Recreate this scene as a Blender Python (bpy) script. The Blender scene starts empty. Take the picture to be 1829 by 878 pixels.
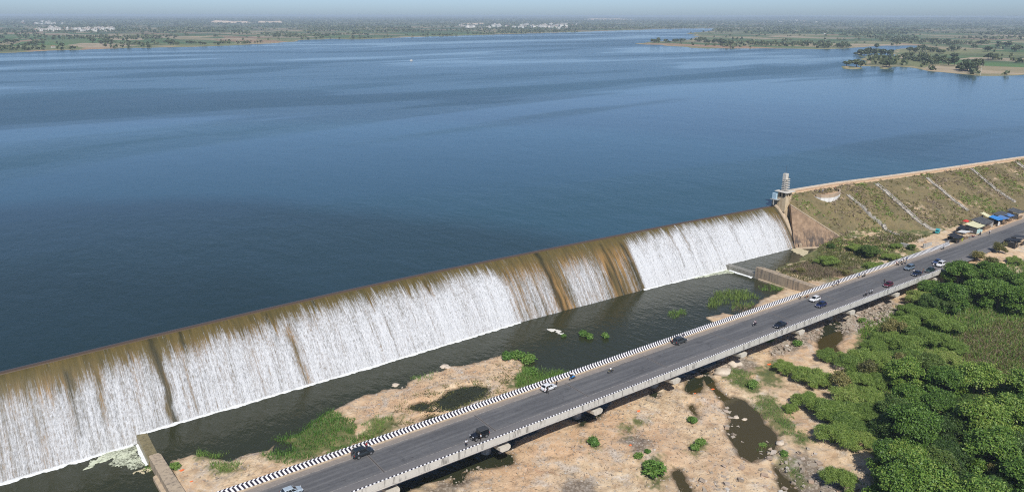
import bpy, math, random
import numpy as np
from mathutils import Matrix, Vector
S = bpy.context.scene
COL = S.collection
R = math.radians
rng = np.random.default_rng(7)
random.seed(7)

# ------------------------------------------------------------------ camera
F_PX, CX, CY, CAM_H = 1361.0, 914.5, 439.0, 90.0
HY, VPX, ROLL = 27.5, 2870.0, R(0.1)
pitch = math.atan((CY-HY)/F_PX)
az = math.atan((VPX-CX)/(F_PX/math.cos(pitch)))
_fw = np.array([0, math.cos(pitch), -math.sin(pitch)])
_up = np.array([0, math.sin(pitch), math.cos(pitch)])
_rt = np.array([1., 0, 0])
_r2 = math.cos(ROLL)*_rt+math.sin(ROLL)*_up
_u2 = -math.sin(ROLL)*_rt+math.cos(ROLL)*_up
WB = np.array([[math.sin(az), math.cos(az), 0], [-math.cos(az), math.sin(az), 0], [0, 0, 1]])
RT, UP, FW = WB@_r2, WB@_u2, WB@_fw
FWD_AZ = math.atan2(FW[1], FW[0])

def at(px, py, z=0.0):
    """point of the level z that the photograph shows at pixel px, py"""
    d = RT*(px-CX)/F_PX - UP*(py-CY)/F_PX + FW
    t = (z-CAM_H)/d[2]
    return Vector((d[0]*t, d[1]*t, z))

def poly(pts, z=0.0):
    return np.array([at(a, b, z)[:2] for a, b in pts])

cd = bpy.data.cameras.new('camera'); cam = bpy.data.objects.new('camera', cd); COL.objects.link(cam)
M = Matrix.Identity(4)
for i in range(3):
    M[i][0], M[i][1], M[i][2] = RT[i], UP[i], -FW[i]
M[2][3] = CAM_H
cam.matrix_world = M
cd.sensor_width = 36; cd.lens = 36*F_PX/1829; cd.clip_start = 1; cd.clip_end = 120000
S.camera = cam

# ------------------------------------------------------------------ light
SUN_EL = R(47.5); SUN_X, SUN_Y = -0.45, -0.893
w = bpy.data.worlds.new('World'); S.world = w; w.use_nodes = True
nt = w.node_tree; nt.nodes.clear()
sky = nt.nodes.new('ShaderNodeTexSky'); sky.sky_type = 'NISHITA'; sky.sun_disc = False
sky.sun_elevation = SUN_EL; sky.sun_rotation = math.atan2(SUN_X, SUN_Y)
sky.air_density = 0.55; sky.dust_density = 1.0; sky.ozone_density = 4.6; sky.altitude = 300
bg = nt.nodes.new('ShaderNodeBackground'); bg.inputs[1].default_value = 0.115
wo = nt.nodes.new('ShaderNodeOutputWorld')
nt.links.new(sky.outputs[0], bg.inputs[0]); nt.links.new(bg.outputs[0], wo.inputs[0])
sl = bpy.data.lights.new('sun', 'SUN'); sl.energy = 4.2; sl.angle = R(0.53); sl.color = (1, 0.955, 0.88)
so = bpy.data.objects.new('sun', sl); COL.objects.link(so)
sd = Vector((SUN_X*math.cos(SUN_EL), SUN_Y*math.cos(SUN_EL), math.sin(SUN_EL)))
so.rotation_euler = sd.to_track_quat('Z', 'Y').to_euler(); so.location = (0, 0, 300)
S.view_settings.view_transform = 'Standard'; S.view_settings.look = 'None'
S.view_settings.exposure = 0.2; S.view_settings.gamma = 1.0
S.render.engine = 'CYCLES'
S.cycles.use_denoising = False; S.cycles.filter_width = 1.1; S.render.filter_size = 1.1
S.cycles.max_bounces = 6; S.cycles.transparent_max_bounces = 8; S.cycles.volume_bounces = 0
S.cycles.diffuse_bounces = 3; S.cycles.glossy_bounces = 3
S.cycles.caustics_reflective = False; S.cycles.caustics_refractive = False

# ------------------------------------------------------------------ helpers
def tag(o, label=None, cat=None, group=None, kind=None):
    if label: o['label'] = label
    if cat: o['category'] = cat
    if group: o['group'] = group
    if kind: o['kind'] = kind
    return o

def thing(name, label, cat, loc=(0, 0, 0), rz=0.0, group=None, scale=None):
    o = bpy.data.objects.new(name, None); COL.objects.link(o)
    o.empty_display_size = 0.5
    o.location = loc; o.rotation_euler = (0, 0, rz)
    if scale is not None: o.scale = (scale,)*3 if not hasattr(scale, '__len__') else scale
    return tag(o, label, cat, group)

def copy_tree(o, parent=None):
    c = o.copy(); COL.objects.link(c)
    if parent is not None: c.parent = parent
    for ch in o.children: copy_tree(ch, c)
    return c

class MB:
    def __init__(s): s.v = []; s.f = []; s.m = []; s.n = 0
    def add(s, vs, fs, mi=0):
        s.v.extend([tuple(map(float, q)) for q in vs]); s.f.extend([tuple(int(i)+s.n for i in f) for f in fs])
        s.m.extend([mi]*len(fs) if not hasattr(mi, '__len__') else mi); s.n += len(vs)
        return s
    def box(s, c, d, mi=0, rz=0.0, M=None):
        x, y, z = (k/2 for k in d)
        vs = [Vector((a*x, b*y, e*z)) for e in (-1, 1) for b in (-1, 1) for a in (-1, 1)]
        if M is not None: vs = [M@q for q in vs]
        elif rz:
            Q = Matrix.Rotation(rz, 3, 'Z'); vs = [Q@q for q in vs]
        vs = [q+Vector(c) for q in vs]
        return s.add(vs, [(0, 2, 3, 1), (4, 5, 7, 6), (0, 1, 5, 4), (2, 6, 7, 3), (0, 4, 6, 2), (1, 3, 7, 5)], mi)
    def loft(s, rings, mi=0, cap=True, closed=True):
        k = len(rings[0]); vs = [q for r in rings for q in r]; fs = []
        for i in range(len(rings)-1):
            for j in range(k if closed else k-1):
                a, b = i*k+j, i*k+(j+1) % k
                fs.append((a, b, b+k, a+k))
        if cap: fs += [tuple(range(k))[::-1], tuple(range((len(rings)-1)*k, len(rings)*k))]
        return s.add(vs, fs, mi)
    def tube(s, p0, p1, r0, r1=None, n=8, mi=0, cap=True):
        return s.path([p0, p1], [r0, r0 if r1 is None else r1], n, mi, cap)
    def path(s, pts, rad, n=8, mi=0, cap=True):
        pts = [Vector(q) for q in pts]; rings = []
        for i, q in enumerate(pts):
            d = (pts[min(i+1, len(pts)-1)]-pts[max(i-1, 0)]).normalized()
            a = d.orthogonal().normalized() if i == 0 else (a-d*a.dot(d)).normalized()
            b = d.cross(a)
            rings.append([q+(a*math.cos(2*math.pi*j/n)+b*math.sin(2*math.pi*j/n))*rad[i] for j in range(n)])
        return s.loft(rings, mi, cap)
    def ball(s, c, r, mi=0, nu=10, nv=6):
        c = Vector(c); r = Vector(r) if hasattr(r, '__len__') else Vector((r, r, r))
        rings = []
        for i in range(1, nv):
            t = math.pi*i/nv
            rings.append([c+Vector((r.x*math.sin(t)*math.cos(2*math.pi*j/nu), r.y*math.sin(t)*math.sin(2*math.pi*j/nu), -r.z*math.cos(t))) for j in range(nu)])
        return s.loft(rings, mi)
    def prism(s, pts, z0, z1, mi=0):
        return s.loft([[(x, y, z0) for x, y in pts], [(x, y, z1) for x, y in pts]], mi)
    def build(s, name, mats, parent=None, smooth=False, loc=None, rz=0.0, recalc=True):
        me = bpy.data.meshes.new(name); me.from_pydata(s.v, [], s.f)
        mats = mats if isinstance(mats, (list, tuple)) else [mats]
        for m in mats: me.materials.append(m)
        me.polygons.foreach_set('material_index', s.m)
        if smooth: me.polygons.foreach_set('use_smooth', [True]*len(s.f))
        if recalc:
            import bmesh
            b = bmesh.new(); b.from_mesh(me); bmesh.ops.recalc_face_normals(b, faces=b.faces); b.to_mesh(me); b.free()
        o = bpy.data.objects.new(name, me); COL.objects.link(o)
        if parent is not None: o.parent = parent
        if loc is not None: o.location = loc
        if rz: o.rotation_euler = (0, 0, rz)
        return o

def np_mesh(name, V, Fq, mats, parent=None, smooth=False, attrs=None, mi=None):
    """fast mesh from numpy vertices and quads (or triangles)"""
    V = np.ascontiguousarray(V, dtype=np.float32); Fq = np.ascontiguousarray(Fq, dtype=np.int32)
    k = Fq.shape[1]; me = bpy.data.meshes.new(name)
    me.vertices.add(len(V)); me.vertices.foreach_set('co', V.ravel())
    me.loops.add(Fq.size); me.loops.foreach_set('vertex_index', Fq.ravel())
    me.polygons.add(len(Fq)); me.polygons.foreach_set('loop_start', np.arange(len(Fq), dtype=np.int32)*k)
    for m in (mats if isinstance(mats, (list, tuple)) else [mats]): me.materials.append(m)
    if mi is not None: me.polygons.foreach_set('material_index', np.ascontiguousarray(mi, dtype=np.int32))
    me.polygons.foreach_set('use_smooth', np.full(len(Fq), smooth))
    me.update(calc_edges=True)
    for n_, a in (attrs or {}).items():
        at_ = me.attributes.new(n_, 'FLOAT', 'POINT'); at_.data.foreach_set('value', np.ascontiguousarray(a, dtype=np.float32).ravel())
    o = bpy.data.objects.new(name, me); COL.objects.link(o)
    if parent is not None: o.parent = parent
    return o

def grid_faces(nx, ny):
    i = np.arange(nx-1)[:, None]*ny+np.arange(ny-1)[None, :]
    return np.stack([i, i+ny, i+ny+1, i+1], -1).reshape(-1, 4)

def cards(C, U, W):
    n = len(C); V = np.stack([C-U-W, C+U-W, C+U+W, C-U+W], 1).reshape(-1, 3)
    return V, np.arange(4*n).reshape(n, 4)

def unit(a): return a/(np.linalg.norm(a, axis=-1, keepdims=True)+1e-9)

def _hash(ix, iy, s):
    h = (ix.astype(np.int64)*374761393+iy.astype(np.int64)*668265263+s*974711) & 0x7fffffff
    h = ((h ^ (h >> 13))*1274126177) & 0x7fffffff
    return ((h ^ (h >> 16)) & 0xffff)/65535.0
def vnoise(x, y, s=0):
    ix, iy = np.floor(x), np.floor(y); fx, fy = x-ix, y-iy
    fx, fy = fx*fx*(3-2*fx), fy*fy*(3-2*fy)
    a, b, c, d = (_hash(ix+i, iy+j, s) for i, j in ((0, 0), (1, 0), (0, 1), (1, 1)))
    return (a*(1-fx)+b*fx)*(1-fy)+(c*(1-fx)+d*fx)*fy
def fbm(x, y, o=4, s=0):
    t = 0; a = 1; n = 0
    for i in range(o): t = t+a*vnoise(x*2**i, y*2**i, s+i*17); n += a; a *= .5
    return t/n
def sstep(a, b, x):
    t = np.clip((x-a)/(b-a), 0, 1); return t*t*(3-2*t)
def sdist(P, x, y):
    """signed distance to polygon, positive inside"""
    d = np.full(x.shape, 1e18); ins = np.zeros(x.shape, bool)
    for i in range(len(P)):
        a, b = P[i], P[(i+1) % len(P)]; e = b-a
        t = np.clip(((x-a[0])*e[0]+(y-a[1])*e[1])/(e@e+1e-12), 0, 1)
        d = np.minimum(d, (x-a[0]-t*e[0])**2+(y-a[1]-t*e[1])**2)
        c = (a[1] > y) != (b[1] > y)
        if e[1] != 0: ins ^= c & (x < (y-a[1])/e[1]*e[0]+a[0])
    return np.sqrt(d)*np.where(ins, 1, -1)

# ------------------------------------------------------------------ materials
class NT:
    """small node-building helper"""
    def __init__(s, name):
        s.m = bpy.data.materials.new(name); s.m.use_nodes = True; s.t = s.m.node_tree; s.t.nodes.clear()
        s.out = s.n('OutputMaterial')
    def n(s, typ, **k):
        q = s.t.nodes.new('ShaderNode'+typ)
        for a, b in k.items(): setattr(q, a, b)
        return q
    def set(s, sock, v):
        if hasattr(v, 'is_linked') or isinstance(v, bpy.types.NodeSocket): s.t.links.new(v, sock)
        elif v is not None: sock.default_value = (*v, 1) if hasattr(v, '__len__') and len(v) == 3 and sock.type == 'RGBA' else v
    def coord(s, kind='Object', scale=None, rot=None):
        c = s.n('TexCoord').outputs[kind]
        if scale is None and rot is None: return c
        mp = s.n('Mapping'); s.set(mp.inputs[0], c)
        if scale is not None: mp.inputs['Scale'].default_value = scale
        if rot is not None: mp.inputs['Rotation'].default_value = rot
        return mp.outputs[0]
    def noise(s, scale, detail=4, rough=.55, vec=None, dist=0.0):
        q = s.n('TexNoise'); s.set(q.inputs['Vector'], vec if vec is not None else s.coord())
        q.inputs['Scale'].default_value = scale; q.inputs['Detail'].default_value = detail
        q.inputs['Roughness'].default_value = rough; q.inputs['Distortion'].default_value = dist
        return q.outputs[0]
    def ramp(s, x, stops, interp='LINEAR'):
        q = s.n('ValToRGB'); s.set(q.inputs[0], x); e = q.color_ramp.elements; q.color_ramp.interpolation = interp
        while len(e) < len(stops): e.new(.5)
        for el, (p, c) in zip(e, stops):
            el.position = p; el.color = (*c, 1) if hasattr(c, '__len__') else (c, c, c, 1)
        return q.outputs[0]
    def math(s, op, a, b=0.0, clamp=False):
        q = s.n('Math', operation=op, use_clamp=clamp); s.set(q.inputs[0], a); s.set(q.inputs[1], b); return q.outputs[0]
    def mix(s, f, a, b, blend='MIX'):
        q = s.n('Mix', data_type='RGBA', blend_type=blend); s.set(q.inputs[0], f); s.set(q.inputs[6], a); s.set(q.inputs[7], b); return q.outputs[2]
    def attr(s, name): return s.n('Attribute', attribute_name=name).outputs['Fac']
    def bump(s, h, strength=.3, dist=.1, normal=None):
        q = s.n('Bump'); s.set(q.inputs['Height'], h); q.inputs['Strength'].default_value = strength; q.inputs['Distance'].default_value = dist
        if normal is not None: s.set(q.inputs['Normal'], normal)
        return q.outputs[0]
    def pbr(s, col, rough=.8, metal=0.0, normal=None, **k):
        q = s.n('BsdfPrincipled'); s.set(q.inputs['Base Color'], col); s.set(q.inputs['Roughness'], rough); s.set(q.inputs['Metallic'], metal)
        if normal is not None: s.set(q.inputs['Normal'], normal)
        for a, b in k.items(): s.set(q.inputs[a.replace('_', ' ')], b)
        return q.outputs[0]
    def done(s, sh):
        s.t.links.new(sh, s.out.inputs[0]); return s.m

def flat(name, col, rough=.6, metal=0.0, var=.12, scale=3.0, **k):
    """paint, cloth, metal: a base colour with a little dirt in it"""
    t = NT(name); n = t.noise(scale, 3)
    c = t.mix(t.ramp(n, [(.35, 0.0), (.75, 1.0)]), tuple(x*(1-var) for x in col), tuple(min(1, x*(1+var)) for x in col))
    return t.done(t.pbr(c, rough, metal, **k))

def concrete(name, a, b, stain, streak=.5, scale=.6, rough=.85):
    t = NT(name); n = t.noise(scale, 6, .6)
    c = t.mix(t.ramp(n, [(.3, 0.0), (.7, 1.0)]), a, b)
    st = t.noise(1.0, 5, .6, t.coord(scale=(1.3, 1.3, .12)))
    c = t.mix(t.math('MULTIPLY', t.ramp(st, [(.5, 0.0), (.68, 1.0)]), streak), c, stain)
    sp = t.noise(9.0, 3, .6)
    c = t.mix(t.ramp(sp, [(.3, .22), (.6, 0.0)]), c, stain)
    return t.done(t.pbr(c, rough, normal=t.bump(sp, .25, .05)))
# ------------------------------------------------------------------ ground of the river bed and banks
def wx(pts, z=0.3): return poly(pts, z)
LANDS = [wx([(300, 900), (303, 850), (297, 826), (305, 818), (330, 813), (345, 808), (375, 812), (410, 822), (445, 806), (480, 800), (500, 786), (540, 768), (582, 738), (605, 727), (625, 716), (650, 703), (672, 700), (700, 692), (722, 690), (736, 678), (760, 664), (792, 660), (800, 655), (850, 646), (902, 630), (925, 634), (940, 655), (968, 676), (985, 668), (1008, 662), (1016, 672), (985, 700), (700, 800), (430, 900)]),
         wx([(1262, 566), (1290, 556), (1330, 562), (1352, 545), (1362, 528), (1384, 524), (1400, 516), (1392, 505), (1380, 497), (1440, 470), (1520, 470), (1500, 530), (1300, 590)]),
         wx([(640, 890), (700, 888), (735, 872), (780, 856), (812, 846), (850, 826), (905, 800), (960, 765), (1000, 740), (1040, 752), (1075, 742), (1098, 705), (1150, 690), (1200, 672), (1222, 676), (1262, 655), (1290, 640), (1330, 610), (1480, 560), (1700, 470), (2300, 300), (3500, 700), (2600, 2200), (200, 2200), (300, 1300)])]
PONDS = [wx(p) for p in (
    [(782, 716), (802, 700), (830, 690), (852, 688), (872, 693), (866, 704), (840, 714), (806, 728), (790, 730)],
    [(736, 726), (750, 718), (766, 721), (758, 731)], [(756, 748), (770, 742), (786, 742), (770, 752)],
    [(488, 806), (498, 786), (520, 790), (526, 800), (508, 808)],
    [(1300, 714), (1312, 708), (1336, 716), (1350, 736), (1362, 756), (1386, 774), (1388, 790), (1366, 812), (1342, 823), (1322, 812), (1306, 786), (1296, 770), (1304, 748), (1296, 730)],
    [(1290, 704), (1306, 712), (1300, 718), (1280, 700), (1262, 684), (1250, 664), (1262, 660), (1276, 682)],
    [(812, 846), (851, 822), (880, 806), (916, 808), (918, 824), (905, 827), (872, 831), (846, 832)],
    [(1226, 694), (1236, 672), (1256, 674), (1254, 698), (1234, 702)],
    [(1030, 758), (1044, 748), (1044, 759), (1028, 760)], [(1160, 704), (1166, 694), (1176, 700), (1170, 708)],
    [(1462, 618), (1470, 590), (1478, 572), (1506, 572), (1508, 600), (1496, 612), (1492, 640), (1482, 640)],
    [(1202, 842), (1212, 836), (1226, 858), (1236, 884), (1222, 880)], [(1384, 830), (1396, 846), (1420, 868), (1430, 890), (1410, 884), (1392, 856)],
    [(1230, 726), (1236, 720), (1250, 742), (1244, 746)],
    [(808, 856), (818, 842), (834, 842), (824, 856), (812, 862)])]
GRASS = [wx(p, 1) for p in (
    [(480, 812), (505, 772), (560, 742), (592, 733), (622, 742), (640, 768), (642, 786), (600, 806), (560, 818), (500, 826)],
    [(348, 800), (375, 789), (405, 795), (402, 811), (360, 816)], [(376, 828), (412, 824), (432, 832), (420, 842), (384, 842)],
    [(640, 778), (662, 744), (715, 738), (730, 752), (690, 772), (655, 788)], [(905, 690), (935, 652), (990, 655), (1012, 665), (960, 690)],
    [(1290, 668), (1310, 656), (1345, 668), (1362, 690), (1350, 706), (1316, 688)], [(1345, 712), (1370, 700), (1396, 724), (1420, 760), (1450, 788), (1430, 796), (1396, 770), (1360, 740)],
    [(1105, 762), (1130, 742), (1160, 742), (1158, 756), (1130, 760), (1118, 778)], [(1046, 785), (1060, 782), (1072, 800), (1062, 806)],
    [(1385, 812), (1400, 808), (1432, 850), (1440, 868), (1420, 862)], [(1150, 820), (1180, 816), (1196, 846), (1180, 866), (1154, 858)],
    [(1540, 570), (1620, 540), (1700, 530), (1829, 560), (2000, 600), (2300, 1200), (1620, 1100), (1560, 880), (1552, 800), (1545, 720), (1510, 650)],
    [(1230, 800), (1252, 780), (1262, 800), (1244, 812)], [(1345, 660), (1380, 640), (1400, 660), (1390, 690), (1364, 688)])]
ROCKS = [wx(p, 1) for p in ([(1478, 578), (1530, 546), (1590, 530), (1606, 558), (1570, 584), (1530, 590), (1500, 596)], [(1370, 612), (1440, 585), (1490, 570), (1480, 600), (1430, 622), (1380, 640)],
    [(1290, 655), (1330, 630), (1360, 650), (1330, 668)], [(740, 878), (790, 850), (860, 848), (800, 890)], [(1380, 830), (1440, 800), (1490, 840), (1560, 900), (1400, 900)], [(1000, 860), (1060, 846), (1080, 900), (1000, 900)],
    [(1100, 780), (1140, 770), (1170, 800), (1140, 812)])]
CREST = np.array([(255, 183.), (273, 181.2), (305, 178.3), (340, 172.4), (380, 166.5), (436, 159.2), (520, 147), (900, 92), (1500, 5)])
def Yc(x): return np.interp(x, CREST[:, 0], CREST[:, 1])
WD = np.array([.755, -.655]); WN = np.array([.655, .755]); W0 = np.array([264., 174.])

def ground_z(x, y, want=False):
    sdl = np.max([sdist(P, x, y) for P in LANDS], 0)
    sdp = np.max([sdist(P, x, y) for P in PONDS], 0)
    jit = (fbm(x/5, y/5, 4, 3)-.5)*2.6+(fbm(x/1.3, y/1.3, 3, 5)-.5)*.9
    sdl = sdl+jit; sdp = sdp+jit*.85
    n1, n2 = fbm(x/9, y/9, 5, 1), fbm(x/1.7, y/1.7, 4, 2)
    h = np.clip(sdl*.3, -1.6, .55)+(n1-.42)*1.3*sstep(0, 5, sdl)+(n2-.5)*.5*sstep(-.5, 2, sdl)
    h = np.where(sdl > .6, np.maximum(h, .1), h)
    h = np.where(sdp > -1.5, np.minimum(h, np.maximum(-sdp*.25-.05, -.5)), h)
    # right bank, rising to the road and the foot of the dam
    bank = sstep(222, 226, x)*sstep(128, 134, y)
    pool = wx([(1330, 480), (1347, 476), (1418, 441), (1440, 440), (1456, 448), (1451, 462), (1444, 469), (1410, 471), (1391, 478), (1386, 487), (1360, 490)], 1.5)
    hb = 1.5+np.clip(-(sdist(pool, x, y)+jit*.3)*.22, -1.6, 1.2)+(n1-.45)*.9+(n2-.5)*.4
    h = h*(1-bank)+hb*bank
    rise = sstep(238, 300, x)*sstep(96, 118, y)
    h = h*(1-rise)+(6.85+(n2-.5)*.12)*rise
    gl = sstep(170, 330, x)*(1-sstep(96, 118, y)); h = h+gl*(4.5+(n1-.5)*2.5)
    h = np.where((y > 111.5) & (y < 128.5), np.minimum(h, 6.9), h)
    h = np.where((y > 111.5) & (y < 128.5) & (x < 262), np.minimum(h, 4.6), h)
    # earth dam
    yc = Yc(x); e = 20-np.maximum(0, yc-1.5-y)*(.37+.02*n1)+(n1-.5)*.9*sstep(2, 8, yc-y)+(n2-.5)*.35*sstep(1, 4, yc-y)
    s_ = (x-W0[0])*WD[0]+(y-W0[1])*WD[1]; dn = (x-W0[0])*WN[0]+(y-W0[1])*WN[1]
    zt = np.interp(s_, [-30, 0, 25, 40], [22, 17.6, 2.6, 1.0]); e = np.minimum(e, zt+np.maximum(dn, 0)*.95)
    bd = np.hypot((x-293)/1.25, y-178); e = np.where(bd < 16, np.maximum(e, 15.7-np.maximum(bd-9.5, 0)*.75+(n2-.5)*.5), e)
    e = np.where((dn < 0.3) | (x < 266.4), -9, e)
    e = np.where(y > yc+2.5, 20-(y-yc-2.5)*.6-np.maximum(0, 274-x)*1.2, e)
    dam = (e > h) & (x > 266)
    h = np.where(dam, e, h)
    h = np.where((x < 21.5) & (y > 60), -3.2, h)
    h = np.where((y > 160) & (dn < 0.2), -2.5, h)
    if not want: return h
    g = np.max([sdist(P, x, y) for P in GRASS], 0); g = sstep(-1.2, 1.5, g+(n2-.5)*5+(fbm(x/.6, y/.6, 2, 9)-.5)*2.5)
    slope = dam & (y < yc-1.3)
    g = np.where(slope, .95*sstep(.2, .42, n1*.5+n2*.5), g)
    gb = sstep(226, 238, x)*sstep(128.5, 131, y)*sstep(.36, .5, n2*.6+n1*.4)*(1-sstep(284, 300, x)*sstep(138, 133, y))
    g = np.where((bank > .3) & ~dam, np.maximum(g, gb), g)
    g = np.where((x > 286) & (y > 106) & (y < 138) & ~dam, 0, g)
    g = np.where((x > 215) & (y < 104), np.maximum(g, sstep(.3, .5, n1*.5+n2*.5)), g)
    rk = sstep(-1, 1.5, np.max([sdist(P, x, y) for P in ROCKS], 0)+(n2-.5)*5)
    lake = np.where(y > yc+2.6, 1, 0)
    return h, g, rk, slope.astype(float)

gx = np.arange(-60, 481, .6); gy = np.arange(-30, 201, .6)
GX, GY = np.meshgrid(gx, gy, indexing='ij')
GH, GG, GR, GS = ground_z(GX, GY, True)
def gz(x, y):
    i = int(np.clip(round((x+60)/.6), 0, len(gx)-1)); j = int(np.clip(round((y+30)/.6), 0, len(gy)-1)); return float(GH[i, j])

t = NT('river_bed_soil'); co = t.coord()
big, mid, fine = t.noise(.05, 5, .6), t.noise(.45, 6, .65), t.noise(3.0, 5, .7)
sand = t.ramp(mid, [(.28, (.30, .205, .125)), (.42, (.50, .365, .225)), (.54, (.61, .465, .30)), (.68, (.68, .56, .40))])
sand = t.mix(t.ramp(big, [(.40, 0.0), (.62, .55)]), sand, (.50, .30, .17))
sand = t.mix(t.ramp(t.noise(.22, 7, .7), [(.57, 0.0), (.68, .75)]), sand, t.ramp(fine, [(.3, (.17, .15, .13)), (.7, (.42, .38, .33))]))
sand = t.mix(t.ramp(t.noise(.33, 6, .7, dist=.6), [(.60, 0.0), (.70, .7)]), sand, (.20, .15, .07))
sand = t.mix(t.ramp(t.noise(.13, 6, .7, dist=1.0), [(.61, 0.0), (.72, .75)]), sand, (.27, .12, .06))
vo = t.n('TexVoronoi'); vo.inputs['Scale'].default_value = 1.4; t.set(vo.inputs['Vector'], co)
rocky = t.mix(t.ramp(vo.outputs['Distance'], [(.1, 0.0), (.55, 1.0)]), t.mix(vo.outputs['Color'], (.40, .36, .30), (.28, .25, .22)), (.10, .085, .07))
sand = t.mix(t.math('MULTIPLY', t.attr('rock'), .8), sand, rocky)
veg = t.ramp(t.noise(.6, 6, .7), [(.3, (.055, .075, .024)), (.48, (.11, .125, .038)), (.62, (.18, .165, .065)), (.75, (.26, .20, .10))])
vslope = t.ramp(t.noise(.17, 7, .72), [(.30, (.075, .075, .028)), (.43, (.14, .115, .048)), (.55, (.20, .155, .068)), (.66, (.15, .14, .052)), (.8, (.24, .18, .10))])
vslope = t.mix(t.ramp(t.noise(1.6, 4, .7), [(.35, .55), (.65, 0.0)]), vslope, (.055, .05, .025))
veg = t.mix(t.attr('slope'), veg, vslope)
sp_ = t.noise(1.1, 7, .78); sand = t.mix(t.ramp(sp_, [(.28, .55), (.40, 0.0)]), sand, (.22, .16, .10)); sand = t.mix(t.ramp(sp_, [(.58, 0.0), (.70, .7)]), sand, (.70, .64, .55))
sand = t.mix(t.ramp(t.noise(.75, 6, .75, dist=.8), [(.60, 0.0), (.68, .6)]), sand, (.16, .14, .05))
sand = t.mix(t.ramp(t.noise(.16, 6, .7, dist=.5), [(.52, 0.0), (.64, .7)]), sand, t.ramp(t.noise(2.2, 5, .8), [(.34, (.20, .175, .15)), (.5, (.47, .42, .36)), (.64, (.66, .61, .54))]))
vc = t.n('TexVoronoi', feature='DISTANCE_TO_EDGE'); vc.inputs['Scale'].default_value = .42
wv = t.n('VectorMath', operation='ADD'); t.set(wv.inputs[0], t.coord(scale=(1, 1.6, 1), rot=(0, 0, .5))); nv = t.n('TexNoise'); nv.inputs['Scale'].default_value = .5; nv.inputs['Detail'].default_value = 4; t.set(nv.inputs['Vector'], co); sv_ = t.n('VectorMath', operation='SCALE'); t.set(sv_.inputs[0], nv.outputs['Color']); sv_.inputs['Scale'].default_value = 3.0; t.set(wv.inputs[1], sv_.outputs[0]); t.set(vc.inputs['Vector'], wv.outputs[0])
ck = t.math('MULTIPLY', t.ramp(vc.outputs['Distance'], [(0.0, .55), (.04, .2), (.09, 0.0)]), t.ramp(t.noise(.09, 4, .6), [(.50, 0.0), (.60, 1.0)]))
sand = t.mix(ck, sand, (.17, .12, .075))
col = t.mix(t.attr('grass'), sand, veg)
z = t.n('SeparateXYZ'); t.set(z.inputs[0], co)
wetn = t.math('ADD', z.outputs[2], t.math('MULTIPLY', t.math('SUBTRACT', fine, .5), .35))
wet = t.ramp(wetn, [(0.0, 1.0), (.02, 1.0), (.28, 0.0)])
col = t.mix(t.math('MULTIPLY', wet, .8), col, t.mix(mid, (.05, .042, .018), (.085, .06, .03)))
ground_mat = t.done(t.pbr(col, t.ramp(wet, [(0, .9), (1, .45)]), normal=t.bump(t.math('ADD', mid, t.math('MULTIPLY', fine, .35)), .8, .35)))
V = np.stack([GX, GY, GH], -1).reshape(-1, 3)
o = np_mesh('river_bed', V, grid_faces(len(gx), len(gy)), ground_mat, smooth=True, attrs=dict(grass=GG, rock=GR, slope=GS))
tag(o, 'sandy boulder-strewn river bed below the bridge, rising to the grassy earth dam', 'ground', kind='structure')

# ------------------------------------------------------------------ water
def water_mat(name, body, rough, waves, strength, patch=None):
    t = NT(name); co = t.coord()
    h = None
    for sc, st, amp in waves:
        v = t.coord(scale=st, rot=(0, 0, .5)); q = t.math('MULTIPLY', t.noise(sc, 3, .55, v), amp)
        h = q if h is None else t.math('ADD', h, q)
    b = t.n('Bump'); t.set(b.inputs['Height'], h); b.inputs['Distance'].default_value = 1.0
    r = rough; s_ = strength
    if patch is not None:       # wind: ruffled and slick areas of the surface
        p = patch(t); r = t.math('ADD', t.math('MULTIPLY', p, .16), rough-.06)
        s_ = t.math('ADD', t.math('MULTIPLY', p, strength*1.1), strength*.35)
    t.set(b.inputs['Strength'], s_)
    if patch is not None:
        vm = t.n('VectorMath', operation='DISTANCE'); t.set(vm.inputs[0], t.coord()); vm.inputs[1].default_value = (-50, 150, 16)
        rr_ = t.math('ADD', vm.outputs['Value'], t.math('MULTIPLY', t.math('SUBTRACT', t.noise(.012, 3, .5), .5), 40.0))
        body = t.ramp(t.math('DIVIDE', rr_, 1000.0), [(.118, (.015, .032, .031)), (.138, (.018, .040, .043)), (.205, (.019, .043, .046)), (.232, (.026, .071, .090)), (.44, (.028, .079, .100)), (.49, (.020, .056, .071)), (.66, (.021, .058, .075)), (.72, (.027, .075, .098))])  # lighter and darker surface reflection painted into the water colour, in rings
    return t.done(t.pbr(body, r, normal=b.outputs[0], IOR=1.333))

def wind(t):
    a = t.noise(1.0, 3, .5, t.coord(scale=(.0012, .0042, 1), rot=(0, 0, R(-36))), .8); c = t.noise(1.0, 5, .6, t.coord(scale=(.004, .03, 1), rot=(0, 0, R(-38))), .3)
    return t.ramp(t.math('ADD', a, t.math('MULTIPLY', t.math('SUBTRACT', c, .5), .16)), [(.40, 0.0), (.455, .5), (.53, .55), (.56, .85), (.66, 1.0)])
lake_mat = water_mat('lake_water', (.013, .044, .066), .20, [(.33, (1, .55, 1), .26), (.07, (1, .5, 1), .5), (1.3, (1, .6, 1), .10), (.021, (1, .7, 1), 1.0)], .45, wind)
tail_mat = water_mat('tail_water', (.030, .034, .017), .10, [(.5, (1, .5, 1), .30), (1.5, (1, .5, 1), .12), (.15, (1, 1, 1), .25)], .55)
pond_mat = water_mat('pond_water', (.060, .048, .018), .08, [(.9, (1, .7, 1), .05), (.2, (1, 1, 1), .1)], .4)

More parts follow.
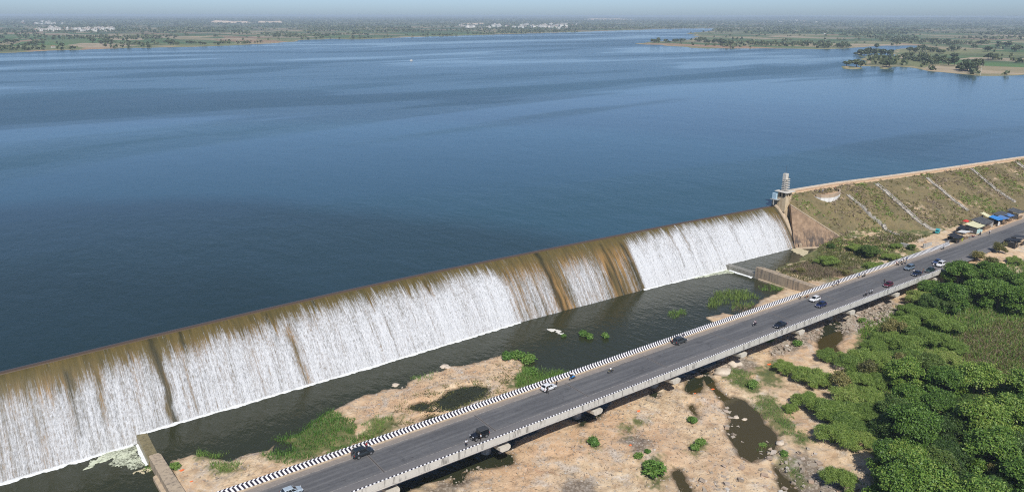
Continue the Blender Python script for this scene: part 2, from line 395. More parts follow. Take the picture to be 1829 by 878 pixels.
WC = np.array([(-400, 176), (-60, 182), (-1.5, 185.1), (27, 187), (54, 188.4), (80, 189.2), (110, 189), (156, 187.1), (207, 184.6), (264, 180.7), (300, 178)])   # crest line of the weir
WB_ = np.array([(-400, 163), (-60, 170), (0, 171.3), (30, 171.8), (79, 172.4), (130, 174), (181, 172.4), (230, 169.5), (264, 168), (300, 166)])          # foot of the weir
def wc(x): return np.interp(x, WC[:, 0], WC[:, 1])
def wb(x): return np.interp(x, WB_[:, 0], WB_[:, 1])

def sheet(name, pts, z, m, label, cat='water'):
    b = MB(); b.add([(x, y, z) for x, y in pts], [tuple(range(len(pts)))])
    o = b.build(name, m, recalc=False); me = o.data
    if me.polygons[0].normal.z < 0: me.flip_normals()
    return tag(o, label, cat, kind='structure')
xs = list(np.linspace(-400, 264, 60))
pts = [(x, float(wc(x))+1.0) for x in xs]+[(float(a), float(b)+4) for a, b in CREST[2:]]
pts += [(9000, 1500), (9000, 9000), (-6000, 9000), (-6000, 400)]
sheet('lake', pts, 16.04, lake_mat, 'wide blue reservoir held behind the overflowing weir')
sheet('stream_pools', [(22.2, 113), (300, 113), (420, 60), (420, -30), (60, -30), (22.2, 90)], 0.0, pond_mat, 'murky brown pools among the sand below the bridge')
sheet('tail_pool', [(22.2, 176), (224, 174), (224, 113.02), (22.2, 113.02)], 0.0, tail_mat, 'dark green pool between the weir foot and the bridge')
sheet('left_pool', [(-200, 172), (21.4, 176), (21.4, 90), (20, 20), (-200, 20)], -1.5, tail_mat, 'dark pool below the left training wall')
sheet('right_pool', [(224.2, 174), (290, 170), (290, 150), (240, 134), (224.2, 134)], 1.5, tail_mat, 'small raised pool at the foot of the sloping wing wall')

# ------------------------------------------------------------------ weir
us = np.arange(-200, 264.01, .5); vs = np.linspace(0, 1, 70)
def weir_pt(x, v, off=0.0):
    """v = 0 at the crest, 1 at the level of the pool, a little more below it"""
    yc, yb = wc(x), wb(x); W = yc-yb
    d = v*W; z = 16*(1-np.power(np.maximum(v, 0), 1.32))
    sl = 16/W*1.32*np.power(np.maximum(v, 1e-4), .32); L = np.sqrt(1+sl*sl)
    return yc-d-off*sl/L, z+off/L
UX, VV = np.meshgrid(us, np.linspace(0, 1.22, 60), indexing='ij')
WY, WZ = weir_pt(UX, VV)
t = NT('wet_masonry'); 
st = t.noise(1.0, 6, .6, t.coord(scale=(1.1, .16, .10)))
st2 = t.noise(1.0, 5, .65, t.coord(scale=(.28, .05, .04)))
c = t.ramp(st, [(.28, (.040, .030, .011)), (.44, (.145, .090, .028)), (.58, (.265, .155, .052)), (.75, (.37, .235, .105))])
c = t.mix(t.ramp(st2, [(.40, .75), (.56, 0.0)]), c, (.075, .062, .022))
c = t.mix(t.ramp(st2, [(.60, 0.0), (.72, .6)]), c, (.30, .19, .10))
zz = t.n('SeparateXYZ'); t.set(zz.inputs[0], t.coord())
top = t.ramp(t.math('DIVIDE', t.math('ADD', zz.outputs[2], t.math('MULTIPLY', t.math('SUBTRACT', st, .5), 6.0)), 16.0), [(.72, 0.0), (.93, .9)])
c = t.mix(top, c, t.mix(st, (.030, .032, .009), (.145, .105, .030)))
c = t.mix(t.attr('crack'), c, (.018, .02, .008))
weir_mat = t.done(t.pbr(c, .42, normal=t.bump(t.noise(1.0, 5, .6, t.coord(scale=(2.2, .25, .2))), .35, .15)))
weir = thing('weir', 'long brown masonry weir with white water pouring down its face', 'weir', (0, 0, 0))
crk = np.zeros_like(UX)
for x0, wd, va, vb, sh in ((146, .9, -.1, 1.3, 1.5), (29, .8, .0, 1.3, 1.0), (57, .35, .05, .6, .3), (180.3, .7, .2, 1.3, .5), (10.5, .5, .2, 1.0, .5), (35.5, .35, .0, .35, .2), (172, .35, .1, 1.3, .3), (104, .3, .1, .5, .2), (262.5, .9, 0, 1.3, .0), (-12, .6, .1, 1.2, .3), (70, .3, .0, .3, .1)):
    c_ = np.exp(-((UX-x0+sh*(VV-.5)*-.6+(fbm(UX*0+x0, VV*6, 3, 4)-.5)*.9)/wd)**2)*sstep(va-.05, va+.05, VV)*(1-sstep(vb-.1, vb, VV)); crk = np.maximum(crk, c_)
np_mesh('face', np.stack([UX, WY, WZ], -1).reshape(-1, 3), grid_faces(*UX.shape), weir_mat, weir, True, dict(crack=crk*.85))
b = MB()      # rounded crest lip, a touch above the lake
rings = []
for x in np.arange(-200, 264.1, 4):
    y = float(wc(x)); rings.append([(x, y+2.4, 13), (x, y+2.4, 15.9), (x, y+1.5, 16.06), (x, y+.6, 16.10), (x, y-.25, 16.02), (x, y-.25, 13)])
b.loft(rings)
b.build('crest_lip', flat('wet_brown_stone', (.085, .058, .035), .4), weir, True)

# the sheet of falling water: how much white water runs where
def water_density(x, v):
    n = fbm(x/2.2, x*0+3.3, 4, 21); n2 = fbm(x/.7, x*0+8.1, 3, 23); n3 = fbm(x/11, x*0+1.7, 3, 25)
    start = np.interp(x, [-200, -10, 0, 12, 20, 30, 38, 44, 50, 58, 64, 90, 125, 131, 178, 182, 200, 255, 261], [.19, .19, .19, .17, .09, .11, .15, .08, .15, .11, .05, .05, .04, .10, .10, .0, .0, .0, .05])
    n4 = fbm(x/.33, x*0+5.1, 2, 27); start = start+(n-.5)*.26+(n2-.5)*.26+(n4-.5)*.20
    amt = np.interp(x, [-200, 127, 130.5, 133, 138, 141, 145, 147.5, 150, 152, 154, 162, 166, 169, 174, 176, 178, 181, 183, 254, 259, 261.5, 263],
                    [.84, .96, .50, .36, .54, .52, .42, .12, .24, .38, .62, .58, .36, .22, .14, .32, .40, .10, 1, 1, .62, .25, .0])
    low = ((x > 128) & (x < 182)) | (x > 257)
    amt = amt*np.interp(x, [-30, 20, 45, 75, 100], [.78, .77, .85, .92, .95])*(.92+.26*n); d = sstep(start-.06, start+.22+.26*n3, v)*amt*(.84+.16*sstep(.2, .9, v))
    d = np.where(low, sstep(start+.0, start+.5, v)*amt+(n2-.5)*.42*sstep(.1, .4, v), d)
    d = d+(n-.5)*.34*(1-.5*sstep(.3, .9, v))+(n2-.5)*.26+(n4-.5)*.16*sstep(.02, .2, v)
    for x0, wd, va, vb in ((29, .9, 0, 1.2), (57.5, .5, .0, .6), (61, .9, .3, 1.2), (10.5, 1.0, 0, 1.0), (22, .4, 0, .4), (34.3, .6, .4, 1.1), (98, .5, .0, .5), (104, .5, 0, .5), (203, .6, .0, 1), (146.5, 1.2, 0, 1.3), (209, .5, .1, .8), (16, .6, .2, .9), (-14, 1.3, 0, 1.2)):
        d = d-np.exp(-((x-x0+(fbm(v*7, x*0+x0, 3, 29)-.5)*1.6)/wd)**2)*(.75 if x0 in (29, 146.5) else .36)*sstep(va-.05, va+.1, v)*(1-sstep(vb-.25, vb, v))
    return d
us2 = np.arange(-200, 263.3, .25); UX2, VV2 = np.meshgrid(us2, np.linspace(.02, 1.16, 76), indexing='ij')
D = water_density(UX2, VV2)
off = .10+.22*fbm(UX2/.55, VV2*5, 3, 31)*np.clip(D+.2, 0, 1)
WY2, WZ2 = weir_pt(UX2, VV2, off)
t = NT('falling_water')
fine = t.noise(1.0, 4, .7, t.coord(scale=(3.6, .9, .55))); strand = t.noise(1.0, 4, .65, t.coord(scale=(4.2, .16, .11)))
gran = t.noise(1.0, 4, .75, t.coord(scale=(2.2, 1.4, 1.1)))
dn_ = t.math('ADD', t.attr('foam'), t.math('MULTIPLY', t.math('SUBTRACT', strand, .5), 1.25))
dn_ = t.math('ADD', dn_, t.math('MULTIPLY', t.math('SUBTRACT', fine, .5), .75))
dn_ = t.math('ADD', dn_, t.math('MULTIPLY', t.math('MULTIPLY', t.math('SUBTRACT', gran, .5), 1.5), t.math('MINIMUM', t.math('MAXIMUM', t.attr('foam'), .15), .8)))
a = t.ramp(dn_, [(.20, 0.0), (.48, .33), (.80, .76), (1.10, .93)])
white = t.pbr(t.mix(gran, (.50, .52, .54), (.80, .81, .82)), .5, normal=t.bump(t.math('ADD', fine, gran), .9, .35), Subsurface_Weight=0.0)
tr = t.n('BsdfTransparent').outputs[0]
mx = t.n('MixShader'); t.set(mx.inputs[0], a); t.set(mx.inputs[1], tr); t.set(mx.inputs[2], white)
fall_mat = t.done(mx.outputs[0])
o = np_mesh('falling_water', np.stack([UX2, WY2, WZ2], -1).reshape(-1, 3), grid_faces(*UX2.shape), fall_mat, smooth=True, attrs=dict(foam=D))
tag(o, 'white sheet of water running down the face of the weir', 'water', kind='structure')

# froth where the fall meets the pools
def froth(name, pts, label, dens=.9, seed=0):
    """a low mound of bubbles along a line of (x, y, z, width)"""
    pts = np.array(pts, float); L = np.r_[0, np.cumsum(np.hypot(*np.diff(pts[:, :2], axis=0).T))]
    s_ = np.arange(0, L[-1], .3); P = np.stack([np.interp(s_, L, pts[:, k]) for k in range(4)], 1)
    q = np.linspace(0, 1, 7); dirs = np.gradient(P[:, :2], axis=0); nn = unit(np.stack([dirs[:, 1], -dirs[:, 0]], 1))
    wd = P[:, 3]*(.5+.9*fbm(s_/1.2, s_*0+seed, 4, 41))
    X = P[:, 0, None]+nn[:, 0, None]*(q*wd[:, None]-.3); Y = P[:, 1, None]+nn[:, 1, None]*(q*wd[:, None]-.3)
    Z = P[:, 2, None]+(.30*np.sqrt(np.clip(1-q, 0, 1))*(.6+.8*fbm(X/.5, Y/.5, 3, 43))-.06*q)
    o = np_mesh(name, np.stack([X, Y, Z], -1).reshape(-1, 3), grid_faces(*X.shape), FROTH, smooth=True)
    return tag(o, label, 'foam', kind='stuff')
t = NT('froth'); g = t.noise(2.5, 4, .7)
FROTH = t.done(t.pbr(t.mix(g, (.62, .65, .64), (.88, .90, .90)), .6, normal=t.bump(g, .8, .3)))
zx = lambda x: -1.5 if x < 20.6 else (0 if x < 224 else 1.5)
def fline(x0, x1, wfun): return [(x, float(wb(x))+zx(x)/1.25+(.35 if zx(x) < 0 else .1), zx(x), wfun(x)) for x in np.arange(x0, x1+.1, 2.0)]
froth('foam', fline(-120, 20, lambda x: 1.4), 'white foam line where the falling water meets the left pool')
froth('foam', fline(21.5, 130, lambda x: 1.25), 'white foam line along the foot of the weir in the middle pool', seed=3)
froth('foam', fline(131, 180, lambda x: .35), 'thin broken foam line below the drier brown stretch of the weir', seed=5)
froth('foam', fline(181, 223, lambda x: 1.0), 'white foam line below the bright right-hand fall', seed=7)
froth('foam', fline(225, 260, lambda x: 1.0), 'white foam line in the raised pool by the wing wall', seed=9)
# ------------------------------------------------------------------ masonry beside the weir
conc_old = concrete('weathered_concrete', (.36, .29, .21), (.47, .38, .27), (.10, .085, .07), .7)
conc_tan = concrete('tan_concrete', (.42, .33, .23), (.52, .42, .30), (.16, .12, .09), .5)
conc_grey = concrete('grey_concrete', (.34, .33, .31), (.44, .43, .40), (.10, .10, .095), .75, .8)
conc_pier = concrete('pier_concrete', (.52, .50, .46), (.60, .58, .54), (.10, .09, .08), .5)
whitewash = concrete('whitewash', (.70, .69, .66), (.80, .79, .77), (.30, .27, .23), .5)
wet_wall = concrete('wet_concrete', (.16, .13, .06), (.24, .20, .10), (.05, .05, .02), .6, rough=.35)

def wall_run(b, pts, w, z0, z1, mi=0):
    """wall along (x, y) points, w to the right of its line; z1 per point"""
    P = [Vector((p[0], p[1], 0)) for p in pts]; rings = []
    for i, p in enumerate(P):
        d = (P[min(i+1, len(P)-1)]-P[max(i-1, 0)]).normalized(); n = Vector((d.y, -d.x, 0)); za = z1[i] if hasattr(z1, '__len__') else z1
        w_ = w[i] if hasattr(w, '__len__') else w
        q = p+n*w_; c = .06
        rings.append([(p.x, p.y, z0), (p.x, p.y, za-c), (p.x+n.x*c, p.y+n.y*c, za), (q.x-n.x*c, q.y-n.y*c, za), (q.x, q.y, za-c), (q.x, q.y, z0)])
    return b.loft(rings, mi)

# left training wall: its -X edge through two points of the photograph
ZL = 1.25
A, B = at(265, 812, ZL), at(303, 878, ZL); dr = (B-A).normalized(); E_ = A+dr*46
b = MB(); wall_run(b, [E_, A+dr*1.2, A+dr*.3], [2.9, 2.25, 1.9], -3, ZL)
tw = thing('training_wall', 'low stained concrete wall at the lower left with its foot in the left pool', 'wall')
b.build('wall_body', conc_old, tw)
b = MB(); P0 = A+dr*2
wall_run(b, [E_+Vector((-.8, 0, 0)), A+dr*6+Vector((-.8, 0, 0)), A+dr*5.6+Vector((-.25, 0, 0))], [.9, .9, .4], -3, -.55); b.build('footing', conc_tan, tw)
b = MB(); b.loft([[(A.x-.5, y, -3), (A.x-.1, y, .0), (A.x+.1, y, .10), (A.x+2.0, y, .10), (A.x+2.2, y, -3)] for y in (A.y-.4, 172)])
sw = thing('cross_sill', 'low sunken sill with pale water slipping over it into the left pool', 'sill'); b.build('sill_body', wet_wall, sw)

ZR = 4.2
A2, B2 = at(1350, 477, ZR), at(1440, 506, ZR); dr2 = (B2-A2).normalized()
tw2 = thing('training_wall', 'high buff concrete wall with dark stained face between the right-hand pools', 'wall')
b = MB(); wall_run(b, [A2+dr2*27, A2+dr2*1.8, A2], [2.6, 2.6, 1.4], -2, [ZR-.6, ZR, ZR]); b.build('wall_body', concrete('stained_buff', (.30, .24, .17), (.42, .33, .23), (.09, .085, .08), .85), tw2)
b = MB(); wall_run(b, [A2+dr2*17-Vector((.7, 0, 0)), A2+dr2*2-Vector((.7, 0, 0))], .8, -2, .5); b.build('footing', conc_tan, tw2)
b = MB(); b.loft([[(A2.x-.3, y, -2), (A2.x+.1, y, 1.55), (A2.x+2.4, y, 1.62), (A2.x+2.6, y, -2)] for y in (A2.y-.4, 171)])
sw2 = thing('cross_sill', 'grey sill spilling white water between the raised pool and the middle pool', 'sill'); b.build('sill_body', concrete('wet_grey', (.16, .15, .12), (.26, .25, .22), (.06, .06, .05), .7, rough=.4), sw2)
y_ = np.arange(A2.y+.5, 170, 1.5)[::-1]
froth('foam', [(A2.x-.25, y, 0.0, .9) for y in y_], 'churned white foam below the grey sill', seed=11)
y_ = np.arange(A.y+.3, 171, 1.5)[::-1]
froth('foam', [(A.x-.45, y, -1.5, .8) for y in y_], 'foam along the sunken sill', seed=13)

def patch(name, px, z, m, label, cat, seed=0, thick=.06, kind='stuff', dens=.45):
    """thin ragged raft lying on the water"""
    P = poly(px, z); lo, hi = P.min(0)-1, P.max(0)+1
    x, y = np.meshgrid(np.arange(lo[0], hi[0], .3), np.arange(lo[1], hi[1], .3), indexing='ij')
    s_ = sdist(P, x, y)+(fbm(x/1.1, y/1.1, 4, seed)-.5)*2.6
    zz = z+np.where(s_ > 0, thick*(.4+fbm(x/.5, y/.5, 2, seed+3)), -.12)
    return tag(np_mesh(name, np.stack([x, y, zz], -1).reshape(-1, 3), grid_faces(*x.shape), m, smooth=True), label, cat, kind=kind)
t = NT('churned_water'); g = t.noise(1.2, 6, .7, dist=1.5); g2 = t.noise(.4, 4, .6)
al = t.ramp(t.math('ADD', g, t.math('MULTIPLY', t.math('SUBTRACT', g2, .5), .8)), [(.32, 0.0), (.46, .45), (.58, .95)])
mx = t.n('MixShader'); t.set(mx.inputs[0], al); t.set(mx.inputs[1], t.n('BsdfTransparent').outputs[0]); t.set(mx.inputs[2], t.pbr(t.mix(g, (.42, .47, .27), (.78, .81, .68)), .5))
CHURN = t.done(mx.outputs[0])
patch('foam', [(238, 790), (262, 830), (255, 836), (236, 836), (214, 834), (196, 826), (205, 818), (176, 826), (150, 838), (166, 822), (188, 806), (222, 794)], -1.5, CHURN, 'pale green churned water spreading from the sunken sill', 'foam', 5, .09)
patch('foam', [(1322, 482), (1350, 490), (1340, 492), (1312, 487), (1290, 489), (1240, 497), (1245, 493), (1290, 480)], 0, CHURN, 'churned pale water trailing from the grey sill', 'foam', 8, .08)
scum = flat('dried_scum', (.50, .44, .29), .9, var=.2, scale=2)
patch('scum', [(1412, 444), (1425, 443), (1442, 448), (1443, 453), (1441, 458), (1449, 458), (1444, 461), (1434, 458), (1424, 452), (1416, 449)], 1.5, scum, 'tan raft of scum under the sloping wing wall', 'scum', 2, .10)
patch('scum', [(241, 841), (252, 836), (262, 830), (268, 835), (262, 843), (253, 842)], -1.5, scum, 'tan raft of scum against the left training wall', 'scum', 4, .10)
patch('scum', [(1348, 492), (1360, 494), (1366, 497), (1358, 496)], 0, scum, 'small tan scum at the head of the high buff wall', 'scum', 6, .08)
patch('plastic_sheet', [(979, 588), (986, 586), (994, 587), (1000, 591), (1003, 594), (1000, 597), (996, 594), (990, 590), (984, 590)], 0, flat('pale_plastic', (.66, .64, .58), .6), 'curved white plastic sheet drifting in the middle pool', 'sheet', 9, .16, 'thing')

# wing wall: battered triangle of stone pitching
TA, TB_, BA, BB = Vector((264.2, 174.2, 17.9)), Vector((283.4, 157.3, 2.3)), Vector((261.8, 168.4, .3)), Vector((282.6, 156.6, .3))
t = NT('stained_stone'); n = t.noise(.5, 7, .65); st = t.noise(1.0, 5, .65, t.coord(scale=(.9, .9, .08)))
c = t.ramp(n, [(.3, (.17, .115, .075)), (.5, (.26, .175, .11)), (.72, (.36, .25, .165))])
zz = t.n('SeparateXYZ'); t.set(zz.inputs[0], t.coord())
low = t.ramp(t.math('ADD', t.math('DIVIDE', zz.outputs[2], 18.0), t.math('MULTIPLY', t.math('SUBTRACT', n, .5), .5)), [(.2, 1.0), (.55, .0)])
c = t.mix(t.math('MULTIPLY', low, t.ramp(st, [(.42, 0.0), (.54, .85)])), c, (.055, .05, .048))
c = t.mix(t.math('MULTIPLY', low, t.ramp(st, [(.30, .8), (.42, 0.0)])), c, (.44, .34, .24))
stone_mat = t.done(t.pbr(c, .9, normal=t.bump(n, .6, .3)))
wing = thing('wing_wall', 'sloping triangular stone wing wall stained dark at its foot', 'wall')
n_ = 24; rings = []
for i in range(n_+1):
    f = i/n_; T_ = TA.lerp(TB_, f); B_ = BA.lerp(BB, f); rings.append([T_.lerp(B_, k/12) for k in range(13)])
V = np.array([[tuple(q) for q in r] for r in rings]); N_ = np.array([-.62, -.72, .3])
V = V+N_*((fbm(V[..., 0]*.6+V[..., 1]*.3, V[..., 2]*.6, 3, 51)-.5)*.35)[..., None]
back = V[:, ::-1]+np.array([1.5, 1.7, -.6]); full = np.concatenate([V, back], 1); b = MB(); b.loft([[tuple(q) for q in r] for r in full]); b.build('wall_face', stone_mat, wing)
b = MB(); q = Vector((.655, .755, 0))
b.loft([[p-q*.25-Vector((0, 0, .25)), p-q*.25+Vector((0, 0, .22)), p+q*.55+Vector((0, 0, .22)), p+q*.55-Vector((0, 0, .25))] for p in (TA, TA.lerp(TB_, .5), TB_)]); b.build('coping', conc_tan, wing)
b = MB(); b.loft([[p+Vector((-.7, -.9, -.8)), p+Vector((-.7, -.9, .35)) + Vector((0, 0, 1.0)), p+Vector((.3, .2, 1.5)), p+Vector((.3, .2, -.8))] for p in (BA, BA.lerp(BB, .5), BB)]); b.build('footing', conc_tan, wing)

# abutment wall following the curve of the weir
b = MB(); rings = []
for v in np.linspace(-.10, 1.08, 30):
    vv = max(v, 0); y, z_ = weir_pt(264.0, vv, 0); y = y-(v if v < 0 else 0)*14
    h_ = .9-.1*vv
    rings.append([(263.2, y, z_-1.5), (263.2, y-.45, z_+h_), (264.6+.4*vv, y-.45, z_+h_), (265.4+.4*vv, y+.3, z_-1.5)])
b.loft(rings); ab = thing('abutment_wall', 'pale curved concrete edge closing the right end of the weir', 'wall'); b.build('curved_coping', conc_tan, ab, True)
b = MB(); b.box((263.6, 167.4, 1.6), (.8, .8, 3.4)); b.build('foot_post', conc_tan, ab)

# gate tower
def flatc(x): return x
T0 = Vector((263.6, 176.2, 0))
gt = thing('gate_tower', 'small concrete gate house with a stepped spire at the right end of the weir', 'tower', (265.3, 178, 16))
cream = concrete('cream_plaster', (.52, .41, .26), (.62, .51, .36), (.30, .20, .11), .6)
fin_m = concrete('pale_concrete', (.52, .49, .43), (.62, .59, .53), (.30, .27, .24), .5)
b = MB(); b.loft([[(-1.2, -2.3, -8), (3.2, -2.3, -8), (3.2, 3.2, -8), (-1.2, 3.2, -8)], [(-1.2, -2.2, -.2), (3.2, -2.2, -.2), (3.2, 3.2, -.2), (-1.2, 3.2, -.2)]]); b.loft([[(-1.9, -1.9, -1.5), (1.9, -1.9, -1.5), (1.9, 1.9, -1.5), (-1.9, 1.9, -1.5)], [(-1.9, -1.9, 4.4), (1.9, -1.9, 4.4), (1.9, 1.9, 4.4), (-1.9, 1.9, 4.4)]])
for sx, sy in ((-1.6, -1.6), (1.6, -1.6), (1.6, 1.6), (-1.6, 1.6), (-.2, -1.6), (-1.6, .1)): b.box((sx, sy, 5.35), (.55, .55, 1.95))
b.build('pillar', cream, gt)
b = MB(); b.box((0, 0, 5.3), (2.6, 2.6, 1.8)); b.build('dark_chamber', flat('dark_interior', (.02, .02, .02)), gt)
b = MB(); b.loft([[(-2.9*k, -2.9*k, z_), (2.9*k, -2.9*k, z_), (2.9*k, 2.9*k, z_), (-2.9*k, 2.9*k, z_)] for k, z_ in ((.97, 6.3), (1, 6.4), (1, 6.62), (.9, 6.75))]); b.build('roof_slab', fin_m, gt)
b = MB(); b.box((-.25, .3, 8.9), (1.1, 1.5, 4.4)); b.box((-.25, .3, 12.1), (1.7, 1.5, 3.2)); b.box((.55, -.2, 9.6), (.5, .5, 5.6)); b.box((-1.0, -.2, 9.2), (.4, .4, 5.0)); b.build('spire', fin_m, gt)
for k in range(7):
    b = MB(); s_ = 1.0-.02*k; b.box((0, 0, 7.15+.72*k), (2.7*s_, 2.2*s_, .2)); b.build('fin', fin_m, gt)
b = MB(); b.tube((-.3, .3, 13.6), (-.3, .3, 17.0), .06, .03, 6); b.build('antenna', flat('dark_steel', (.12, .12, .13), .5, .6), gt)
b = MB(); b.box((-3.1, 2.0, 3.3), (2.4, 3.2, .25)); b.box((-4.2, 2, 2.2), (.3, .3, 2.2)); b.build('gate_platform', conc_grey, gt)
b = MB(); b.box((-3.4, 2.2, 4.6), (.9, 1.8, 2.3)); b.build('gate_screen', flat('pale_blue_paint', (.42, .58, .68), .6), gt)

# crest path parapet, bastion, slope drains
b = MB(); wall_run(b, [(x, float(Yc(x))+1.9) for x in np.arange(270, 700, 4)], -.5, 18.5, 20.85)
cp = thing('crest_parapet', 'long low pale wall along the lake side of the dam crest path', 'wall'); b.build('wall_body', concrete('pale_parapet', (.52, .46, .38), (.62, .56, .47), (.3, .25, .2), .5), cp)
t = NT('dirt_path'); n = t.noise(.6, 6, .65); path_m = t.done(t.pbr(t.ramp(n, [(.3, (.40, .26, .15)), (.7, (.55, .39, .25))]), .95, normal=t.bump(n, .4, .15)))
b = MB(); rings = []
for x in np.arange(270, 700, 3):
    y = float(Yc(x)); wd = 1.6+.5*math.sin(x*.3)
    rings.append([(x, y+1.9, 20.05), (x, y+1.8, 20.30), (x, y-wd*.3, 20.30), (x, y-wd*.6, 19.2)])
b.loft(rings); tag(b.build('crest_path', path_m), 'bare tan earth path along the crest of the dam', 'path', kind='structure')
bp = [at(px_, py_, z_) for px_, py_, z_ in ((1437, 347.5, 19.3), (1442, 351, 18.4), (1448, 354, 17.6), (1457, 357.8, 17.0), (1466, 360.2, 16.8), (1477, 361, 16.7), (1487, 359.2, 16.8), (1494, 355.5, 17.1), (1498, 350.5, 17.6), (1499, 345, 18.3), (1497, 341, 18.8))]
bp = [Vector((p.x, p.y, 0)) for p in bp]
bs = thing('bastion', 'curved whitewashed retaining wall of the lookout on the dam crest', 'wall')
b = MB(); wall_run(b, [(p.x, p.y) for p in bp[::-1]], -.45, 14, 18.6); b.build('retaining_wall', whitewash, bs)
b = MB(); pin = [(p.x, p.y) for p in bp[3:]]; wall_run(b, pin[::-1], -.42, 18.605, 19.8); b.build('parapet', concrete('brown_plaster', (.40, .30, .21), (.50, .39, .28), (.2, .15, .1), .4), bs)
top_pts = [(p.x, p.y) for p in bp]+[(308, float(Yc(308))+1), (285, float(Yc(285))+1), (271, float(Yc(271))+1), (271, 178.5)]
b = MB(); b.prism(top_pts, 17, 18.9); b.build('floor', path_m, bs)
drain_m = concrete('drain_stone', (.42, .39, .34), (.55, .51, .45), (.2, .17, .13), .6, 1.5)
for k, (lab, pts) in enumerate((('short', [(1514, 349), (1530, 363), (1552, 385), (1576, 405), (1604, 421)]), ('bastion', [(1563, 328), (1580, 342), (1608, 367), (1636, 392), (1660, 408), (1681, 413)]), ('middle', [(1655, 318), (1674, 335), (1702, 358), (1728, 378)]), ('tall', [(1734, 302), (1756, 321), (1780, 341), (1812, 362)]), ('edge', [(1815, 290), (1840, 312), (1880, 340)]))):
    P = []
    for q in pts:      # walk down the ray to the slope
        p = None
        for z_ in np.arange(20.2, 4, -.15):
            g = at(q[0], q[1], float(z_))
            if g.y < Yc(g.x)+.5 and gz(g.x, g.y) >= z_: p = g; break
        P.append(p if p is not None else at(q[0], q[1], 9))
    D_ = []
    for i in range(len(P)-1):
        for f in np.linspace(0, 1, 12, endpoint=(i == len(P)-2)): q = P[i].lerp(P[i+1], f); D_.append(Vector((q.x, q.y, gz(q.x, q.y))))
    b = MB(); hw = (.62, .85, .62, .62, .7)[k]
    for a_, c_ in zip(D_[:-1], D_[1:]):      # stepped chute: two kerbs and treads
        mdl = (a_+c_)/2; ln = (c_-a_).length; rz = math.atan2(c_.y-a_.y, c_.x-a_.x); Q = Matrix.Rotation(rz, 3, 'Z')
        zt = max(a_.z, c_.z)
        b.box((mdl.x, mdl.y, zt-.25), (ln*1.02, hw*1.5, .7), 0, rz)
        for s_ in (-1, 1):
            o_ = Q@Vector((0, s_*hw, 0)); b.box((mdl.x+o_.x, mdl.y+o_.y, zt-.15), (ln*1.03, .3, 1.0+.1*((k+len(b.v)) % 3)), 0, rz)
    names = dict(short='first stone drain chute from the gate tower, running down the dam slope', bastion='widest stone drain chute, second from the gate tower, on the dam slope', middle='thin stone drain chute in the middle of the dam slope', tall='stone drain chute ending above the blue stall roofs', edge='farthest stone drain chute at the top right of the dam slope')
    d = thing('drain_chute', names[lab], 'drain', group='drain chutes on the dam slope'); o = b.build('chute_steps', drain_m, d)
# low walls near the toe
for px0, px1, z_, lab in (((1609, 437), (1628, 441), 6.6, 'short grey block wall at the end of the dam slope, nearer the bridge'), ((1648, 440), (1662, 437), 6.8, 'short grey block wall beside the striped barrier near the stalls')):
    a_, c_ = at(*px0, z_), at(*px1, z_); b = MB(); wall_run(b, [(a_.x, a_.y), (c_.x, c_.y)], .5, 3, 7.6 if 'slope' in lab else 7.9)
    o = thing('block_wall', lab, 'wall'); b.build('wall_body', conc_grey, o)

# ------------------------------------------------------------------ bridge and road
X0, X1 = -60, 266
YB0, YB1 = 112.3, 127.0
t = NT('asphalt'); n = t.noise(1.2, 6, .65); n2 = t.noise(1.0, 4, .6, t.coord(scale=(.05, .9, 1))); n3 = t.noise(.25, 5, .7)
c = t.ramp(n, [(.3, (.090, .092, .098)), (.7, (.125, .126, .130))])
c = t.mix(t.ramp(n2, [(.36, .6), (.56, 0.0)]), c, (.062, .063, .067)); c = t.mix(t.ramp(n2, [(.54, 0.0), (.70, .45)]), c, (.17, .168, .165))
c = t.mix(t.ramp(n3, [(.60, 0.0), (.66, .55)]), c, (.05, .05, .053))
c = t.mix(t.ramp(t.noise(.6, 5, .7, t.coord(scale=(.5, 1, 1))), [(.64, 0.0), (.69, .6)]), c, (.035, .035, .037))
zz = t.n('SeparateXYZ'); t.set(zz.inputs[0], t.coord())
yw = t.math('ADD', zz.outputs[1], t.math('MULTIPLY', t.math('SUBTRACT', n3, .5), 1.4))
du = t.ramp(t.math('DIVIDE', t.math('SUBTRACT', yw, 122.9), 3.3), [(0.0, 0.0), (.30, .15), (.40, .62), (.85, .85), (1.0, .95)])
dl = t.ramp(t.math('DIVIDE', t.math('SUBTRACT', 117.2, yw), 4.2), [(0.0, 0.0), (.32, .45), (1.0, .75)])
c = t.mix(t.math('MULTIPLY', du, t.ramp(n, [(.2, .75), (.7, 1.0)])), c, t.mix(n, (.25, .21, .175), (.36, .305, .255)))
c = t.mix(t.math('MULTIPLY', dl, .8), c, (.215, .20, .195))
road_m = t.done(t.pbr(c, .88, normal=t.bump(n, .25, .03)))
b = MB(); pts_r = [(x, YB0+.4, 7.0) for x in (X0, 286)]+[(x, y, 7.0) for x, y in ((300, 113.4), (430, 112.5), (900, 100), (900, 118), (430, 127.6), (300, 126.4), (X0, 126.2))]
b.add(pts_r, [tuple(range(len(pts_r)))]); o = b.build('road', road_m, recalc=False)
if o.data.polygons[0].normal.z < 0: o.data.flip_normals()
tag(o, 'grey asphalt two-lane road crossing the bridge', 'road', kind='structure')
t = NT('worn_road_paint'); n = t.noise(2.0, 6, .7); mx = t.n('MixShader'); t.set(mx.inputs[0], t.ramp(n, [(.40, 0.0), (.60, .6)])); t.set(mx.inputs[1], t.n('BsdfTransparent').outputs[0]); t.set(mx.inputs[2], t.pbr((.55, .52, .47), .8)); line_m = t.done(mx.outputs[0])
b = MB()
